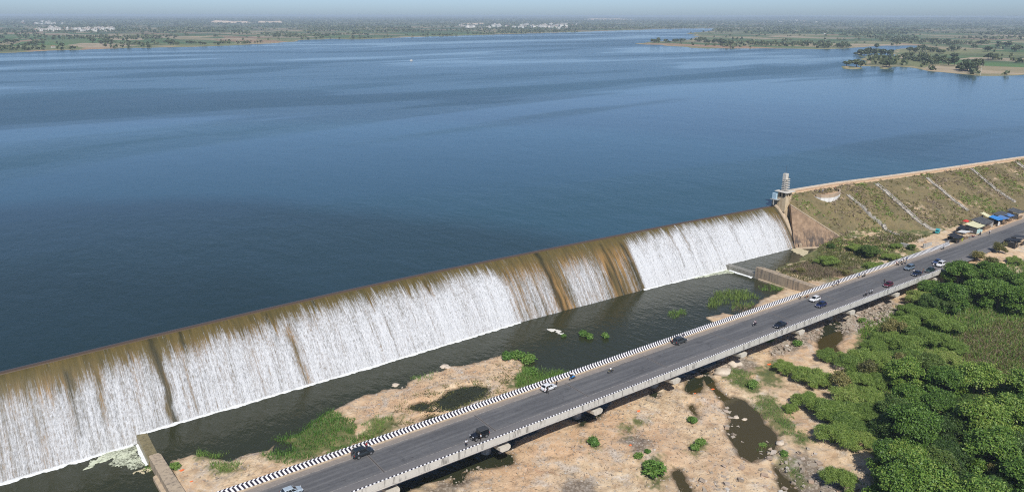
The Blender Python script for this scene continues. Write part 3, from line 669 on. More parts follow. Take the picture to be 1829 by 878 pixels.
for y in (124.15, 116.3): b.add([(X0, y-.065, 7.008), (430, y-.065, 7.008), (430, y+.065, 7.008), (X0, y+.065, 7.008)], [(0, 1, 2, 3)])
tag(b.build('road_line', line_m, recalc=False), 'worn white edge lines along both sides of the asphalt', 'marking', kind='structure')

br = thing('road_bridge', 'long concrete girder bridge carrying the road past the weir', 'bridge', (0, 0, 0))
b = MB(); b.box(((X0+X1)/2, (YB0+YB1)/2, 6.84), (X1-X0, YB1-YB0-.3, .31)); b.build('deck', conc_grey, br)
JX = [54.6+25.7*k for k in range(-4, 9)]
for y in (113.9, 117.7, 122.3, 126.3):
    b = MB()
    for a_, c_ in zip([X0]+JX, JX+[X1]): b.loft([[(x, y-.35, 6.68), (x, y-.16, 6.3), (x, y-.16, 5.6), (x, y-.32, 5.35), (x, y+.32, 5.35), (x, y+.16, 5.6), (x, y+.16, 6.3), (x, y+.35, 6.68)] for x in (a_+.12, c_-.12)])
    b.build('girder', conc_pier, br)
for xj in JX:
    if xj > 262: continue
    b = MB(); xp = xj
    b.path([(xp, 119.9, -2.5), (xp, 119.9, 3.2), (xp, 119.9, 3.9)], [1.08, 1.08, 1.35], 28)
    p = b.build('pier', conc_pier, br, True)
    b = MB(); rings = []
    for y, zb in ((112.6, 4.0), (114.4, 3.8), (118.2, 3.3), (121.2, 3.3), (125.0, 3.8), (126.6, 4.0)): rings.append([(xp-1.3, y, 5.02), (xp-1.3, y, zb+.4), (xp-.8, y, zb), (xp+.8, y, zb), (xp+1.3, y, zb+.4), (xp+1.3, y, 5.02)])
    b.loft(rings); c_ = b.build('pier_cap', concrete('cap_concrete', (.50, .47, .41), (.58, .55, .48), (.25, .22, .18), .4) if xj == JX[0] else bpy.data.materials['cap_concrete'], p)
    for y in (113.9, 117.7, 122.3, 126.3): b = MB(); b.box((xp, y, 5.18), (1.4, .5, .34)); b.build('bearing', flat('bearing_rubber', (.05, .05, .05)) if 'bearing_rubber' not in bpy.data.materials else bpy.data.materials['bearing_rubber'], p)
    b = MB(); dx = .16
    for s_ in (-1, 1): b.box((xj+s_*.2, 120.2, 7.012), (.07, 8.0, .02))
    b.box((xj, 120.2, 7.007), (.33, 8.0, .01), 1)
    b.build('expansion_joint', [flat('joint_steel', (.24, .22, .20), .6) if xj == JX[0] else bpy.data.materials['joint_steel'], flat('joint_gap', (.085, .078, .074)) if xj == JX[0] else bpy.data.materials['joint_gap']], br)
# barriers: black and white chevrons on the road faces
def stripes(name, per, skew, only=None):
    t = NT(name); zz = t.n('SeparateXYZ'); t.set(zz.inputs[0], t.coord())
    g = t.n('SeparateXYZ'); t.set(g.inputs[0], t.n('NewGeometry').outputs['Normal'])
    topf = t.math('GREATER_THAN', g.outputs[2], .7)
    ph = t.math('ADD', zz.outputs[0], t.math('MULTIPLY', t.math('SUBTRACT', zz.outputs[2], 8.1), skew))
    ph2 = t.math('ADD', zz.outputs[0], t.math('MULTIPLY', t.math('SUBTRACT', zz.outputs[1], only or 127.4), skew*-1.2))
    ph = t.math('ADD', t.math('MULTIPLY', ph, t.math('SUBTRACT', 1.0, topf)), t.math('MULTIPLY', ph2, topf))
    fr = t.math('FRACT', t.math('DIVIDE', ph, per)); k = t.ramp(fr, [(.50, 0.0), (.53, 1.0)])
    n = t.noise(1.6, 5, .65); n2 = t.noise(.9, 4, .6)
    c = t.mix(k, (.014, .012, .030), t.mix(n, (.72, .72, .72), (.84, .84, .85)))
    c = t.mix(t.ramp(n2, [(.58, 0.0), (.72, .45)]), c, (.32, .30, .27))
    return t, c, zz, g
t, c, zz, g = stripes('striped_barrier_paint', .81, .55)
side = t.math('LESS_THAN', g.outputs[1], .3)
c = t.mix(side, (.36, .34, .31), c)
bar_m = t.done(t.pbr(c, .7))
t, c, zz, g = stripes('striped_top_paint', .81, .35, 112.6)
outer = t.math('LESS_THAN', g.outputs[1], -.3)
st = t.noise(1.0, 5, .65, t.coord(scale=(1.6, 1.6, .22))); sp = t.noise(1.2, 6, .65)
oc = t.mix(sp, (.43, .42, .385), (.54, .53, .49)); oc = t.mix(t.ramp(st, [(.52, 0.0), (.64, .8)]), oc, (.13, .125, .115))
oc = t.mix(t.ramp(t.math('SUBTRACT', zz.outputs[2], 6.7), [(0, .3), (.25, 0.0)]), oc, (.28, .27, .25))
c = t.mix(outer, c, oc); par_m = t.done(t.pbr(c, .8))
def barrier(x0, x1, y_in, s_, m, z0, name='barrier'):
    """s_ = +1: the body lies on the +Y side of its road face"""
    b = MB(); rings = []
    for x in np.r_[np.arange(x0, x1, 6), x1]: rings.append([(x, y_in, z0), (x, y_in, 7.12), (x, y_in+.14*s_, 7.5), (x, y_in+.22*s_, 8.12), (x, y_in+.62*s_, 8.12), (x, y_in+.66*s_, z0)])
    b.loft(rings); return b.build(name, m, br)
barrier(X0, 297, 126.2, 1, bar_m, 6.7)
o = barrier(X0, 262, 112.92, -1, par_m, 6.66)
b = MB(); b.box(((X0+X1)/2, 125.95, 7.07), (X1-X0, .5, .14)); b.build('kerb', conc_tan, br)
b = MB(); b.box(((X0+X1)/2, 113.15, 7.06), (X1-X0, .44, .12)); b.build('kerb', conc_tan, br)
b = MB(); b.box(((X0+X1)/2, 112.5, 6.56), (X1-X0, .5, .18)); b.build('drip_ledge', conc_pier, br)
b = MB(); b.box((264.5, 120.1, 2.5), (3, 17, 8.4)); b.build('abutment', conc_grey, br)
# steel guard rail beyond the barrier
gr = thing('guard_rail', 'low grey steel guard rail between the striped barrier and the stalls', 'rail')
b = MB(); b.loft([[(x, y, 7.45), (x, y-.06, 7.6), (x, y, 7.75), (x, y-.06, 7.9), (x, y+.05, 7.9), (x, y+.05, 7.45)] for x, y in ((297.6, 128), (304, 128.4), (312, 128.7))]); b.build('beam', flat('galvanised', (.36, .36, .36), .5, .4), gr)
for x in np.arange(298, 312, 2.3): b = MB(); b.box((x, 128.4, 7.35), (.14, .14, 1.1)); b.build('post', bpy.data.materials['galvanised'], gr)
# ------------------------------------------------------------------ vehicles
glass_m = flat('dark_glass', (.012, .015, .018), .08, var=.0)
tyre_m = flat('tyre_rubber', (.02, .02, .02), .85); rim_m = flat('wheel_alloy', (.42, .42, .43), .35, .7)
lamp_m = flat('headlamp', (.75, .76, .78), .15, .1); tail_m = flat('tail_lamp', (.35, .02, .02), .3)
trim_m = flat('black_trim', (.02, .02, .022), .5); plate_m = flat('number_plate', (.72, .72, .68), .5)
def car_paint(name, col): return flat(name, col, .28, .15, .03, 1.5, Coat_Weight=.6, Coat_Roughness=.08)

CARS = dict(  # lower-body stations (x, zbot, ztop, half width), cabin (rear base, rear top, front top, front base, belt, roof, wb, wt)
    hatch=dict(L=3.9, st=[(-1.95, .42, .70, .70), (-1.86, .28, .92, .80), (-1.2, .24, .95, .85), (0, .24, .93, .86), (.9, .24, .93, .85), (1.55, .26, .82, .80), (1.88, .30, .70, .72), (1.95, .42, .58, .62)], cab=(-1.80, -1.30, .20, 1.0, .92, 1.50, .80, .62), wb=(-1.2, 1.2), wr=.31),
    sedan=dict(L=4.4, st=[(-2.2, .42, .78, .68), (-2.1, .30, .92, .78), (-1.3, .24, .95, .86), (0, .24, .92, .87), (1.0, .24, .93, .86), (1.75, .26, .82, .80), (2.1, .30, .70, .72), (2.2, .42, .58, .60)], cab=(-1.55, -.95, .25, 1.05, .92, 1.46, .80, .60), wb=(-1.3, 1.35), wr=.32),
    suv=dict(L=4.4, st=[(-2.2, .48, .85, .72), (-2.12, .36, 1.05, .84), (-1.3, .32, 1.08, .90), (0, .32, 1.06, .91), (1.0, .32, 1.06, .90), (1.75, .34, 1.0, .86), (2.1, .38, .86, .78), (2.2, .5, .72, .66)], cab=(-2.08, -1.80, .35, 1.0, 1.05, 1.74, .85, .70), wb=(-1.3, 1.35), wr=.37),
    jeep=dict(L=4.0, st=[(-2.0, .55, 1.0, .78), (-1.95, .45, 1.1, .86), (-1.2, .42, 1.12, .88), (0, .42, 1.12, .88), (.5, .42, 1.14, .84), (1.5, .45, 1.12, .72), (1.85, .48, 1.08, .68), (1.9, .6, .98, .62)], cab=(-1.92, -1.85, .15, .42, 1.1, 1.86, .84, .80), wb=(-1.2, 1.25), wr=.42))

def lerp(a, b, f): return tuple(x+(y-x)*f for x, y in zip(a, b))
def panel(q, u0, u1, v0, v1, off):
    """inset piece of a quad face (bl, br, tr, tl), pushed out along its normal"""
    g = lambda u, v: Vector(lerp(lerp(q[0], q[1], u), lerp(q[3], q[2], u), v))
    P = [g(u0, v0), g(u1, v0), g(u1, v1), g(u0, v1)]; n = (P[1]-P[0]).cross(P[3]-P[0]).normalized()
    c = sum(P, Vector())/4
    if n.dot(c-Vector((0, 0, 1.0))) < 0: n = -n
    b = MB(); b.loft([[p-n*.02 for p in P], [p+n*off for p in P]]); return b

def make_car(kind, name, paint, loc, rz, label, group=None, roof=None):
    k = CARS[kind]; root = thing(name, label, 'car', loc, rz, group)
    b = MB(); rings = []
    for x, zb, zt, w_ in k['st']: rings.append([(x, w_*.92, zb), (x, w_, zb+(zt-zb)*.35), (x, w_*.985, zb+(zt-zb)*.75), (x, w_*.86, zt), (x, -w_*.86, zt), (x, -w_*.985, zb+(zt-zb)*.75), (x, -w_, zb+(zt-zb)*.35), (x, -w_*.92, zb)])
    b.loft(rings)
    r0, r1, f1, f0, zb, zr, wbs, wt = k['cab']
    lo = [(r0, -wbs, zb-.04), (f0, -wbs, zb-.04), (f0, wbs, zb-.04), (r0, wbs, zb-.04)]; hi = [(r1, -wt, zr), (f1, -wt, zr), (f1, wt, zr), (r1, wt, zr)]
    if roof is None: b.loft([lo, hi, [(r1+.15, -wt*.8, zr+.05), (f1-.2, -wt*.8, zr+.05), (f1-.2, wt*.8, zr+.05), (r1+.15, wt*.8, zr+.05)]])
    else: b.loft([lo, hi])
    o = b.build('body', paint, root); m = o.modifiers.new('bevel', 'BEVEL'); m.width = .05; m.segments = 2; m.limit_method = 'ANGLE'; m.angle_limit = R(25)
    if roof is not None:
        b = MB(); b.loft([[(r1-.06, -wt-.03, zr-.03), (f1+.06, -wt-.03, zr-.03), (f1+.06, wt+.03, zr-.03), (r1-.06, wt+.03, zr-.03)], [(r1, -wt*.95, zr+.06), (f1, -wt*.95, zr+.06), (f1, wt*.95, zr+.06), (r1, wt*.95, zr+.06)]]); b.build('roof', roof, root)
    front = [(f0, -wbs, zb), (f0, wbs, zb), (f1, wt, zr), (f1, -wt, zr)]; rear = [(r0, wbs, zb), (r0, -wbs, zb), (r1, -wt, zr), (r1, wt, zr)]
    panel(front, .06, .94, .06, .93, .015).build('windscreen', glass_m, root); panel(rear, .08, .92, .22, .9, .015).build('rear_window', glass_m, root)
    for s_ in (-1, 1):
        side = [(r0, s_*wbs, zb), (f0, s_*wbs, zb), (f1, s_*wt, zr), (r1, s_*wt, zr)]
        for u0, u1 in ((.07, .34), (.37, .64), (.67, .93)): panel(side, u0, u1, .12, .88, .012).build('side_window', glass_m, root)
        b = MB(); b.box((k['wb'][1]-.55, s_*(k['st'][4][3]+.09), zb+.06), (.14, .18, .13)); b.build('mirror', paint, root)
        for xw in k['wb']:
            b = MB(); yo = s_*(k['st'][3][3]-.04); b.tube((xw, yo-.12*s_, k['wr']), (xw, yo+.09*s_, k['wr']), k['wr'], n=18); w_ = b.build('wheel', tyre_m, root)
            b = MB(); b.tube((xw, yo+.04*s_, k['wr']), (xw, yo+.105*s_, k['wr']), k['wr']*.62, n=10); b.build('rim', rim_m, w_)
        fx, rx = k['st'][-2][0], k['st'][1][0]
        b = MB(); b.box((fx+.02, s_*k['st'][-2][3]*.80, k['st'][-2][2]-.08), (.12, .3, .15)); b.build('headlight', lamp_m, root)
        b = MB(); b.box((rx-.02, s_*k['st'][1][3]*.86, k['st'][1][2]-.12), (.1, .2, .24)); b.build('tail_light', tail_m, root)
    for xe, s_ in ((k['st'][-1][0], 1), (k['st'][0][0], -1)):
        b = MB(); b.box((xe-.04*s_, 0, .44), (.14, 1.15, .2)); bu = b.build('bumper', trim_m, root)
        b = MB(); b.box((xe+.035*s_, 0, .47), (.02, .5, .12)); b.build('number_plate', plate_m, bu)
    if kind == 'jeep':
        b = MB(); b.tube((-2.0, 0, .95), (-2.18, 0, .95), .38, n=18); b.build('spare_wheel', tyre_m, root)
    if kind in ('suv',) and roof is None:
        for s_ in (-1, 1): b = MB(); b.path([(r1+.2, s_*wt*.9, zr+.03), (r1+.3, s_*wt*.9, zr+.11), (f1-.4, s_*wt*.9, zr+.11), (f1-.3, s_*wt*.9, zr+.03)], [.025]*4, 6); b.build('roof_rail', trim_m, root)
    return root

PI = math.pi
def on_road(px, py): p = at(px, py, 7.0); return (p.x, min(p.y, 125.3) if p.x < 290 else p.y, 7.012)
for kind, nm, pc, px, rz, lab in (
    ('hatch', 'parked_car', ('silver_blue_paint', (.42, .50, .56)), (521, 882), 0, 'silver car cut off by the bottom edge, nearest car on the bridge'),
    ('suv', 'parked_suv', ('charcoal_paint', (.025, .032, .036)), (648, 812), .03, 'dark charcoal car parked with people at its open rear, beside the striped barrier'),
    ('jeep', 'parked_jeep', ('black_paint', (.012, .013, .015)), (856, 781), PI, 'black boxy off-roader with grey roof beside the right parapet'),
    ('hatch', 'parked_car', ('white_paint', (.80, .80, .80)), (980, 695), .04, 'white hatchback parked against the striped barrier with people in black around it'),
    ('suv', 'parked_suv', ('dark_grey_paint', (.05, .055, .055)), (1214, 612), .02, 'dark grey van-like car halted at the striped barrier, tail towards the viewer'),
    ('sedan', 'parked_car', ('black_car_paint', (.014, .018, .028)), (1393, 583), PI, 'black car alone by the right parapet in the middle of the bridge'),
    ('hatch', 'moving_car', ('pearl_white_paint', (.82, .82, .81)), (1455, 537), PI, 'white hatchback driving beside the dark blue car'),
    ('hatch', 'moving_car', ('navy_paint', (.014, .022, .08)), (1466, 547), PI, 'dark blue hatchback driving beside the white one'),
    ('hatch', 'parked_car', ('maroon_paint', (.11, .010, .022)), (1586, 511), PI+.04, 'dark red car with its door open by the right parapet'),
    ('suv', 'moving_suv', ('steel_blue_paint', (.14, .19, .24)), (1624, 481), PI, 'steel blue people carrier driving past the group on motorbikes'),
    ('sedan', 'parked_car', ('deep_blue_paint', (.015, .024, .055)), (1637, 491), PI, 'navy saloon half hidden behind the small tree at the parapet'),
    ('sedan', 'parked_car', ('dark_green_paint', (.025, .05, .042)), (1661, 485), PI, 'dark green saloon at the end of the right parapet'),
    ('sedan', 'moving_car', ('royal_blue_paint', (.04, .07, .17)), (1674, 470), PI, 'blue saloon overtaking the white car at the bridge end'),
    ('suv', 'parked_suv', ('milk_white_paint', (.80, .80, .79)), (1680, 475), PI+.05, 'white off-road car last in the row beside the trees')):
    make_car(kind, nm, car_paint(*pc), on_road(*px), rz, lab, roof=flat('grey_soft_top', (.045, .048, .052), .7) if kind == 'jeep' else None)

# ------------------------------------------------------------------ motorbikes
def make_bike(paint, loc, rz, label, lean=.0, group=None):
    root = thing('motorbike', label, 'motorbike', loc, rz, group); root.rotation_euler = (lean, 0, rz)
    for x in (-.66, .66):
        b = MB(); b.tube((x, -.055, .3), (x, .055, .3), .3, n=18); w_ = b.build('wheel', tyre_m, root)
        b = MB(); b.tube((x, -.062, .3), (x, .062, .3), .19, n=12); b.build('rim', rim_m, w_)
    b = MB(); b.path([(.66, .09, .3), (.56, .09, .62), (.45, .09, 1.0)], [.025]*3, 6); b.path([(.66, -.09, .3), (.56, -.09, .62), (.45, -.09, 1.0)], [.025]*3, 6)
    b.path([(.47, 0, .9), (.1, 0, .5), (-.25, 0, .42), (-.66, 0, .3)], [.04]*4, 6); b.box((-.02, 0, .42), (.42, .26, .34)); b.build('frame', trim_m, root)
    b = MB(); b.ball((.20, 0, .83), (.30, .15, .14)); b.ball((.62, 0, .64), (.30, .09, .05)); b.ball((-.62, 0, .68), (.34, .13, .09)); b.ball((-.1, 0, .62), (.3, .14, .12)); b.build('bodywork', paint, root, True)
    b = MB(); b.loft([[(.02, -.13, .80), (.02, .13, .80), (.02, .1, .88), (.02, -.1, .88)], [(-.4, -.15, .80), (-.4, .15, .80), (-.4, .12, .88), (-.4, -.12, .88)], [(-.78, -.1, .86), (-.78, .1, .86), (-.78, .08, .93), (-.78, -.08, .93)]]); b.build('saddle', trim_m, root)
    b = MB(); b.path([(.36, -.36, 1.04), (.44, -.2, 1.03), (.46, 0, 1.0), (.44, .2, 1.03), (.36, .36, 1.04)], [.02]*5, 6); h = b.build('handlebar', trim_m, root)
    for s_ in (-1, 1): b = MB(); b.tube((.43, s_*.22, 1.03), (.42, s_*.26, 1.17), .012, n=5); b.ball((.42, s_*.28, 1.2), (.02, .06, .04)); b.build('mirror', trim_m, h)
    b = MB(); b.ball((.58, 0, .88), (.09, .1, .1)); b.build('headlight', lamp_m, root, True)
    b = MB(); b.path([(-.05, -.16, .3), (-.4, -.18, .32), (-.75, -.18, .4)], [.03, .045, .05], 8); b.build('exhaust', rim_m, root)
    return root

# ------------------------------------------------------------------ people
skin_m = flat('brown_skin', (.20, .105, .06), .6); hair_m = flat('black_hair', (.012, .010, .010), .7)
t = NT('shirt_cloth'); oi = t.n('ObjectInfo'); shirt_m = t.done(t.pbr(oi.outputs['Color'], .85))
t = NT('trouser_cloth'); oi = t.n('ObjectInfo'); trou_m = t.done(t.pbr(t.ramp(oi.outputs['Random'], [(0, (.015, .018, .03)), (.4, (.03, .04, .075)), (.7, (.05, .045, .04)), (1, (.012, .012, .013))]), .9))
shoe_m = flat('shoe_leather', (.03, .025, .02), .6)
def person_mesh(name, J, E):
    """one skin over a jointed skeleton; cloth by the nearest bone"""
    me = bpy.data.meshes.new(name+'_bones'); names = list(J); ix = {n: i for i, n in enumerate(names)}
    me.from_pydata([J[n][0] for n in names], [(ix[a], ix[b]) for a, b, _ in E], [])
    o = bpy.data.objects.new(name+'_bones', me); COL.objects.link(o)
    o.modifiers.new('skin', 'SKIN'); sv = me.skin_vertices[0].data if me.skin_vertices else None
    if sv is None:
        bpy.context.view_layer.objects.active = o; o.select_set(True); bpy.ops.object.mode_set(mode='EDIT'); bpy.ops.object.mode_set(mode='OBJECT'); sv = me.skin_vertices[0].data
    for n in names: r = J[n][1]; sv[ix[n]].radius = r if hasattr(r, '__len__') else (r, r); sv[ix[n]].use_root = n == 'pelvis'
    o.modifiers.new('sub', 'SUBSURF').levels = 1; o.modifiers['sub'].render_levels = 1
    bpy.context.view_layer.update(); dg = bpy.context.evaluated_depsgraph_get()
    out = bpy.data.meshes.new_from_object(o.evaluated_get(dg)); out.name = name
    bpy.data.objects.remove(o); out.materials.clear()
    for m in (skin_m, shirt_m, trou_m, shoe_m): out.materials.append(m)
    seg = [(Vector(J[a][0]), Vector(J[b][0]), k) for a, b, k in E]
    for p in out.polygons:
        c = p.center; best = (1e9, 0)
        for a, b, k in seg:
            d = b-a; f = max(0, min(1, (c-a).dot(d)/d.length_squared)); ds = (c-a-d*f).length
            if ds < best[0]: best = (ds, k)
        p.material_index = best[1]; p.use_smooth = True
    return out
E_ALL = [('pelvis', 'waist', 2), ('waist', 'chest', 1), ('chest', 'neck', 1), ('neck', 'jaw', 0), ('jaw', 'head', 0), ('jaw', 'nose', 0)]
for s_ in 'LR': E_ALL += [('chest', 'sh'+s_, 1), ('sh'+s_, 'el'+s_, 1), ('el'+s_, 'wr'+s_, 0), ('wr'+s_, 'ha'+s_, 0), ('pelvis', 'hip'+s_, 2), ('hip'+s_, 'kn'+s_, 2), ('kn'+s_, 'an'+s_, 2), ('an'+s_, 'to'+s_, 3)]
def skel(pel, waist, chest, neck, jaw, head, nose, arms, legs):
    J = {'pelvis': (pel, (.15, .12)), 'waist': (waist, (.15, .11)), 'chest': (chest, (.16, .12)), 'neck': (neck, .065), 'jaw': (jaw, (.085, .085)), 'head': (head, (.095, .10)), 'nose': (nose, .02)}
    for s_, a, l in (('L', arms[0], legs[0]), ('R', arms[1], legs[1])):
        for n, p, r in zip(('sh', 'el', 'wr', 'ha'), a, (.07, .05, .038, .042)): J[n+s_] = (p, r)
        for n, p, r in zip(('hip', 'kn', 'an', 'to'), l, (.105, .07, .05, .05)): J[n+s_] = (p, r)
    return J
def mirror(P): return [(x, -y, z) for x, y, z in P]
def std_head(x, z): return ((x, 0, z), (x+.02, 0, z+.12), (x+.02, 0, z+.25), (x+.14, 0, z+.15))
A_dn = [(0, .2, 1.40), (-.03, .27, 1.13), (.06, .27, .90), (.1, .26, .81)]; L_st = [(0, .1, .88), (.02, .11, .48), (-.02, .12, .09), (.14, .13, .05)]
A_fw = [(.02, .2, 1.40), (.14, .28, 1.16), (.38, .22, 1.12), (.46, .2, 1.12)]
L_wk = [(0, .1, .88), (.2, .11, .5), (.12, .11, .1), (.28, .12, .06)]; L_bk = [(0, .1, .88), (-.05, .11, .48), (-.28, .11, .14), (-.14, .12, .06)]
A_rd = [(.02, .2, 1.27), (.22, .3, 1.08), (.40, .32, 1.05), (.46, .3, 1.05)]; L_rd = [(-.18, .12, .86), (.2, .22, .72), (.02, .21, .34), (.16, .22, .30)]
PB = {}
hd = std_head(.0, 1.48)
PB['stand'] = person_mesh('person_standing', skel((0, 0, .92), (0, 0, 1.08), (0, 0, 1.32), *hd, (A_dn, mirror(A_dn)), (L_st, mirror(L_st))), E_ALL)
PB['lean'] = person_mesh('person_leaning', skel((-.05, 0, .92), (-.03, 0, 1.08), (.03, 0, 1.32), *std_head(.06, 1.47), (A_fw, mirror(A_fw)), (L_st, mirror(L_st))), E_ALL)
PB['walk'] = person_mesh('person_walking', skel((0, 0, .93), (0, 0, 1.08), (.02, 0, 1.32), *std_head(.03, 1.48), (A_fw, mirror(A_dn)), (L_wk, mirror(L_bk))), E_ALL)
PB['ride'] = person_mesh('person_riding', skel((-.2, 0, .90), (-.15, 0, 1.02), (-.02, 0, 1.22), *std_head(.04, 1.36), (A_rd, mirror(A_rd)), (L_rd, mirror(L_rd))), E_ALL)
HEADC = dict(stand=(.02, 1.48), lean=(.08, 1.47), walk=(.05, 1.48), ride=(.06, 1.36))
HM = {}
for k_, (hx, hz) in HEADC.items():
    b = MB(); rings = []
    for th in np.linspace(0.05, 1.35, 6): rings.append([(hx-.02+.112*math.sin(th)*math.cos(a)-(.03 if th > 1 else 0), .105*math.sin(th)*math.sin(a), hz+.21+.125*math.cos(th)) for a in np.linspace(0, 2*PI, 12, endpoint=False)])
    b.loft(rings); o = b.build('hair', hair_m, None, True); HM[k_] = o.data; bpy.data.objects.remove(o)
def person(pose, loc, rz, shirt, label, group=None, z=None):
    o = bpy.data.objects.new('person', PB[pose]); COL.objects.link(o); o.location = loc; o.rotation_euler = (0, 0, rz); o.color = (*shirt, 1)
    tag(o, label, 'person', group)
    h = bpy.data.objects.new('hair', HM[pose]); COL.objects.link(h); h.parent = o
    return o
WH, BK, NV, GY_, RD, BLU, BRN, CR = (.75, .76, .78), (.015, .015, .017), (.02, .025, .06), (.32, .34, .37), (.30, .03, .04), (.12, .22, .45), (.18, .09, .06), (.62, .50, .30)
N_, S_ = PI/2, -PI/2
for pose, px, rz, sh, lab in (
    ('lean', (641, 819), 1.2, GY_, 'person in pale grey shirt at the open rear door of the charcoal car'), ('lean', (655, 802), N_, RD, 'person in maroon at the barrier behind the charcoal car'),
    ('stand', (859, 787), 2.6, WH, 'person in white at the side of the black off-roader'), ('lean', (833, 797), S_, WH, 'person in white leaning on the right parapet ahead of the black off-roader'),
    ('walk', (978, 703), S_, BK, 'person in black standing on the road beside the white hatchback'), ('stand', (994, 691), PI, BK, 'person in black in front of the white hatchback'),
    ('lean', (969, 688), N_, BK, 'person in black at the barrier behind the white hatchback'), ('stand', (1018, 673), N_, WH, 'person in white standing at the barrier behind the blue motorbike'),
    ('lean', (1198, 612), N_, CR, 'person in cream at the barrier behind the tail of the grey van-like car'), ('stand', (1205, 609), -.5, WH, 'tall person in white between the grey van-like car and the barrier'),
    ('lean', (1218, 605), N_, NV, 'person in navy at the barrier beyond the grey van-like car'), ('lean', (1429, 534), N_, WH, 'person in white at the barrier beside the fallen motorbike'),
    ('lean', (1486, 511), N_, GY_, 'person in grey, left of the pair leaning on the barrier'), ('lean', (1492, 508), N_, NV, 'person in navy, right of the pair leaning on the barrier'),
    ('stand', (1529, 495), N_, BLU, 'person in blue standing alone at the barrier'), ('stand', (1601, 474), S_, RD, 'person in red left of the crowd with motorbikes'),
    ('stand', (1608, 470), .4, WH, 'tall person in white amid the crowd with motorbikes'), ('stand', (1613, 469), 2.0, NV, 'person in navy amid the crowd with motorbikes'),
    ('stand', (1619, 467), 2.6, BLU, 'person in light blue at the right of the crowd with motorbikes'), ('stand', (1579, 507), 0, BK, 'person in black in front of the dark red car'),
    ('walk', (1631, 489), PI, WH, 'person in white beside the navy saloon'), ('stand', (1648, 488), N_, BRN, 'person in brown between the two saloons at the parapet'),
    ('stand', (1666, 478), PI, WH, 'person in white beside the dark green saloon'), ('walk', (1735, 419), S_, WH, 'person in white robe standing before the yellow-roofed stall'), ('walk', (1767, 418), PI, WH, 'person in white at the road edge below the stalls')):
    person(pose, on_road(*px), rz, sh, lab)
for px, rz, sh, lab in (((1455, 345), S_, BK, 'person in black at the left of the lookout floor'), ((1463, 345.5), S_, NV, 'person in navy in the middle of the lookout floor'), ((1469, 345), 0, WH, 'person in white on the lookout floor'), ((1491, 340), S_, RD, 'person in dark red by the curved end of the lookout'), ((1494, 341), S_, BK, 'person in black by the curved end of the lookout')):
    p = at(*px, 18.92); person('stand', p, rz, sh, lab)
bikes = [((1022, 677), 0.0, (.02, .26, .70), None, 'bright blue motorbike parked beside the barrier joint'),
    ((1091, 665), 0.0, (.30, .27, .16), WH, 'olive motorbike ridden along the middle of the bridge'), ((1348, 581), PI, (.10, .06, .07), (.78, .62, .64), 'dark motorbike coming towards the viewer in mid-bridge'),
    ((1543, 494), PI, (.60, .52, .36), WH, 'cream motorbike ridden close along the striped barrier'), ((1546, 528), PI, (.03, .03, .035), GY_, 'front motorbike of the pair riding along the right parapet'),
    ((1556, 524), PI, (.35, .36, .38), WH, 'rear motorbike of the pair riding along the right parapet'), ((1605, 473), .5, (.5, .48, .42), None, 'pale motorbike at the left of the crowd'), ((1612, 472), .4, (.06, .06, .07), None, 'dark motorbike in the middle of the crowd'),
    ((1618, 470), .3, (.4, .42, .45), None, 'grey motorbike at the right of the crowd'), ((1684, 445), PI, (.7, .7, .7), WH, 'white scooter stopped where the striped barrier ends'),
    ((1728, 426), 2.2, (.02, .02, .02), None, 'black motorbike parked by the yellow panel of the black-roofed stall'), ((1737, 424), 2.4, (.25, .02, .02), None, 'red motorbike parked beside the black one at the stalls'), ((1750, 420), PI, (.05, .05, .06), GY_, 'dark motorbike with rider in front of the yellow-roofed stall')]
for i, (px, rz, col_, rider, lab) in enumerate(bikes):
    p = on_road(*px); make_bike(flat('bike_paint', col_, .3), p, rz, lab, 0 if rider else .12)
    if rider: person('ride', (p[0]-.12*math.cos(rz), p[1], p[2]-.02), rz, rider, 'person riding the '+lab.replace('ridden ', '').replace('coming', 'heading').replace('motorbike', 'bike'))
p = on_road(1438, 530); q = make_bike(flat('rust_paint', (.45, .20, .08), .5), (p[0], p[1], 7.15), .2, 'rusty orange motorbike lying on its side at the barrier'); q.rotation_euler = (R(72), 0, .2)

# ------------------------------------------------------------------ roadside stalls
def cloth(b, cx, cy, z0, L, W, tilt, sag=.15, mi=0, th=.05):
    n, m = 9, 7; top = []; 
    for i in range(n):
        for j in range(m):
            u, v = i/(n-1)-.5, j/(m-1)-.5
            z_ = z0+v*tilt+sag*((2*u)**2+(2*v)**2-1)*.5+.08*math.sin(7*u+3*v+L)
            top.append((cx+u*L, cy+v*W, z_))
    k = len(top); bot = [(x, y, z_-th) for x, y, z_ in top]
    fs = [(i*m+j, (i+1)*m+j, (i+1)*m+j+1, i*m+j+1) for i in range(n-1) for j in range(m-1)]
    fb = [tuple(q+k for q in f[::-1]) for f in fs]
    ed = [j for j in range(m-1)]
    rim = [i*m for i in range(n)]+[(n-1)*m+j for j in range(1, m)]+[i*m+m-1 for i in range(n-2, -1, -1)]+[j for j in range(m-2, 0, -1)]
    fr = [(rim[i], rim[(i+1) % len(rim)], rim[(i+1) % len(rim)]+k, rim[i]+k) for i in range(len(rim))]
    b.add(top+bot, fs+fb+fr, mi)
def corrugated(b, cx, cy, z0, L, W, tilt):
    xs_ = np.arange(-L/2, L/2+.01, .12); rings = []
    for i, x in enumerate(xs_): d = .05*(i % 2); rings.append([(cx+x, cy-W/2, z0-tilt/2+d), (cx+x, cy+W/2, z0+tilt/2+d), (cx+x, cy+W/2, z0+tilt/2+d-.04), (cx+x, cy-W/2, z0-tilt/2+d-.04)])
    b.loft(rings)
wood_m = flat('old_wood', (.20, .14, .09), .85); black_tarp = flat('black_tarpaulin', (.022, .023, .026), .55, var=.4, scale=1.5)
